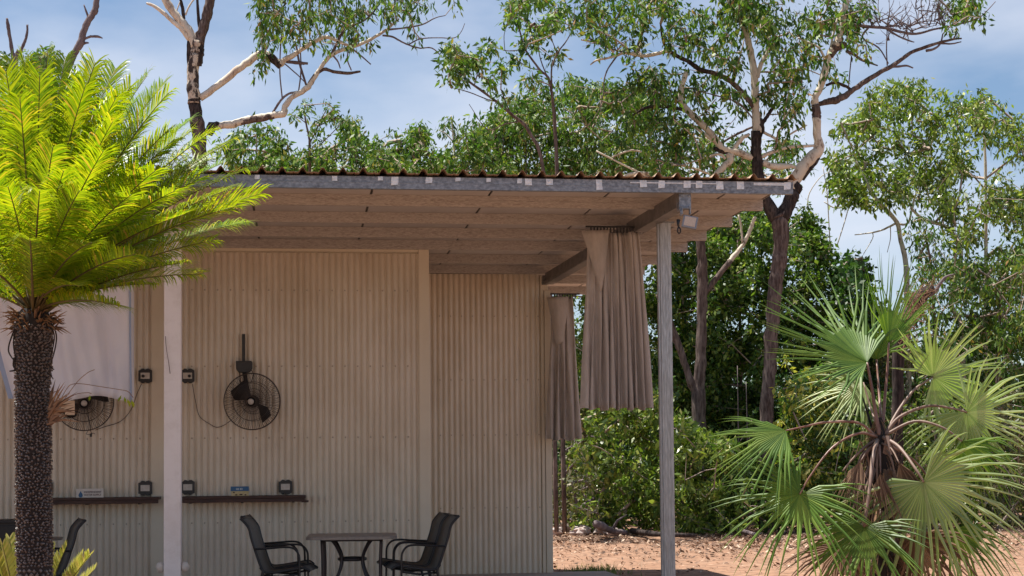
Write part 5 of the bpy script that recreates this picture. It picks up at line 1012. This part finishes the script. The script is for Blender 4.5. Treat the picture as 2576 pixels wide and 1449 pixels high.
fan_leaf(2420, 1110, -.2, -60, 140, .62, -.1, PA, 36, .4, .5, .0, .8, 12, [(2225, 1095, 0), (2300, 1060, -.1), (2370, 1075, -.2)], 'petpale', pw=.012)
fan_leaf(2120, 1370, -.1, 240, 170, .60, -.05, PD, 36, .4, .55, .0, .9, 15, [(2205, 1130, 0), (2160, 1240, -.1)], 'petpale', pw=.012)
fan_leaf(2300, 1350, -.1, 285, 190, .66, -.05, PD, 40, .4, .55, .0, .9, 16, [(2220, 1130, 0), (2260, 1230, -.1)], 'petpale', pw=.012)
fan_leaf(2210, 1420, .1, 270, 200, .60, .0, PD, 36, .4, .5, .0, .9, 17, [(2212, 1130, 0), (2212, 1250, .1)], 'petpale', pw=.012)
fan_leaf(2400, 1330, .2, 290, 170, .60, .0, PA, 36, .4, .5, .0, .9, 18, [(2225, 1110, 0), (2320, 1180, .2)], pw=.011)
fan_leaf(2165, 1160, -.2, 250, 70, .46, -.1, PD, 22, .4, .3, .0, .7, 21, [(2207, 1115, -.05), (2185, 1130, -.15)], 'petpale', pw=.009)
fan_leaf(2262, 1165, -.25, 292, 70, .46, -.1, PD, 22, .4, .3, .0, .7, 22, [(2219, 1115, -.05), (2243, 1130, -.15)], 'petpale', pw=.009)
fan_leaf(2215, 1190, -.28, 268, 60, .50, -.1, PD, 20, .4, .3, .0, .7, 23, [(2212, 1120, -.1), (2214, 1150, -.2)], 'petpale', pw=.009)
tr = [(2228, 1700, 46), (2225, 1449, 42), (2222, 1330, 42), (2218, 1220, 46), (2215, 1150, 46), (2214, 1110, 36), (2213, 1080, 20), (2212, 1050, 8)]
A = [(*PY(u, v, YP+.05), w*YP/F) for u, v, w in tr]; A[0] = (A[0][0], A[0][1], GZ-.05, A[0][3]); Q = smooth_path(A, 6)
m = MB(); m.tube(Q[:, :3], Q[:, 3]*.8, 18); m.build('trunk', M['core'], fp)
g = np.random.default_rng(131); H = np.concatenate([[0], np.cumsum(np.linalg.norm(np.diff(Q[:, :3], axis=0), axis=1))])
for i in range(90):
    h = g.uniform(.15, H[-1]-.1); c = np.array([np.interp(h, H, Q[:, k]) for k in range(4)]); a = i*2.4; er = np.array([cos(a), sin(a), 0]); et = np.array([-sin(a), cos(a), 0]); L1 = g.uniform(.14, .36); w = g.uniform(.018, .036)
    p0 = c[:3]+er*c[3]*.72; p1 = p0+er*.05+(0, 0, L1*.5*g.choice([1, -1, -1])); p2 = p1+er*.05+(0, 0, (L1*.5)*(-1 if g.random() < .6 else 1))
    m = MB(); m.add([p0-et*w, p0+et*w, p1-et*w*.8, p1+et*w*.8, p1+er*.012, p2-et*w*.3, p2+et*w*.3, p0+er*.015], [(0, 7, 4, 2), (7, 1, 3, 4), (2, 4, 5), (4, 3, 6), (4, 6, 5)])
    m.build('leaf_base', random.choice([M['palmdead'], M['fibre'], M['core'], M['petpale']]), fp)
for u0, v0, P in ((2205, 1110, [(2180, 1140), (2165, 1165), (2160, 1190)]), (2205, 1105, [(2170, 1130), (2140, 1160), (2120, 1185)]), (2210, 1120, [(2206, 1160), (2207, 1230), (2208, 1300)]), (2215, 1115, [(2240, 1150), (2250, 1200), (2246, 1260)]), (2200, 1120, [(2165, 1150), (2152, 1210), (2150, 1250)])):
    m = MB(); P3 = smooth_path([PY(u0, v0, YP)]+[PY(a, b, YP-.12) for a, b in P], 4); m.tube(P3, np.linspace(.012, .006, len(P3)), 6); m.build('dry_stalk', M['petpale'], fp)
m = MB()
for i in range(420):
    a = g.uniform(0, 2*pi); h = g.uniform(H[-1]*.35, H[-1]-.02); c = np.array([np.interp(h, H, Q[:, k]) for k in range(4)]); p0 = c[:3]+np.array([cos(a), sin(a), 0])*c[3]*.8; d = np.array([cos(a)*.7, sin(a)*.7, g.uniform(-1.2, .4)])*g.uniform(.05, .16); m.tube([p0, p0+d*.5, p0+d+(0, 0, -.03)], [.003, .002, .001], 3, False)
m.build('trunk_fibres', M['fibre'], fp, kind='stuff')
# broken dead trunk with hanging fibres behind the palm
bt = tree('dead_tree', 'leaning broken dead trunk wrapped in dry fibres behind the fan palm top', 22, [(2258, 1500, 15), (2258, 1200, 15), (2258, 980, 15), (2262, 870, 16), (2276, 810, 17), (2298, 775, 17), (2322, 742, 16), (2345, 722, 9)], [('bgrey', [(2322, 745, 8), (2350, 735, 6), (2375, 700, 4), (2400, 690, 2)])], [], None, seed=141, barks=('bdark', 'bgrey'))
m = MB(); g = np.random.default_rng(142)
for i in range(240):
    t = g.random(); u = 2264+62*t+g.normal()*12; v = 850-130*t+g.normal()*14; s = PY(u, v, 21.7+g.normal()*.1); P = [s]; d = unit(np.array([g.normal(), g.normal()*.4, g.normal()-.2]))
    for k in range(4): d = unit(d+g.normal(size=3)*.4+np.array([0, 0, -.12])); P.append(P[-1]+d*.05)
    m.tube(P, [.005, .004, .004, .003, .002], 4, False)
m.build('dry_fibres', M['fibre'], bt, kind='stuff')
# slender pale saplings in the shade
for i, (u, v0, v1, lab) in enumerate(((1858, 1250, 920, 'thin pale bare sapling in the shade between the two brown trunks'), (1880, 1200, 960, 'short thin sapling right beside the taller bare one'))):
    tree('bare_sapling', lab, 40, [(u+4, 1330, 2.2), (u+2, v0, 1.8), (u, (v0+v1)/2, 1.5), (u-3, v1, .8)], [[(u, (v0+v1)/2+30, 1), (u+22, (v0+v1)/2, .8)], [(u+1, v0, 1), (u-25, v0-40, .8), (u-38, v0-85, .5)]], [], None, seed=150+i, barks=('bgrey', 'bgrey'))
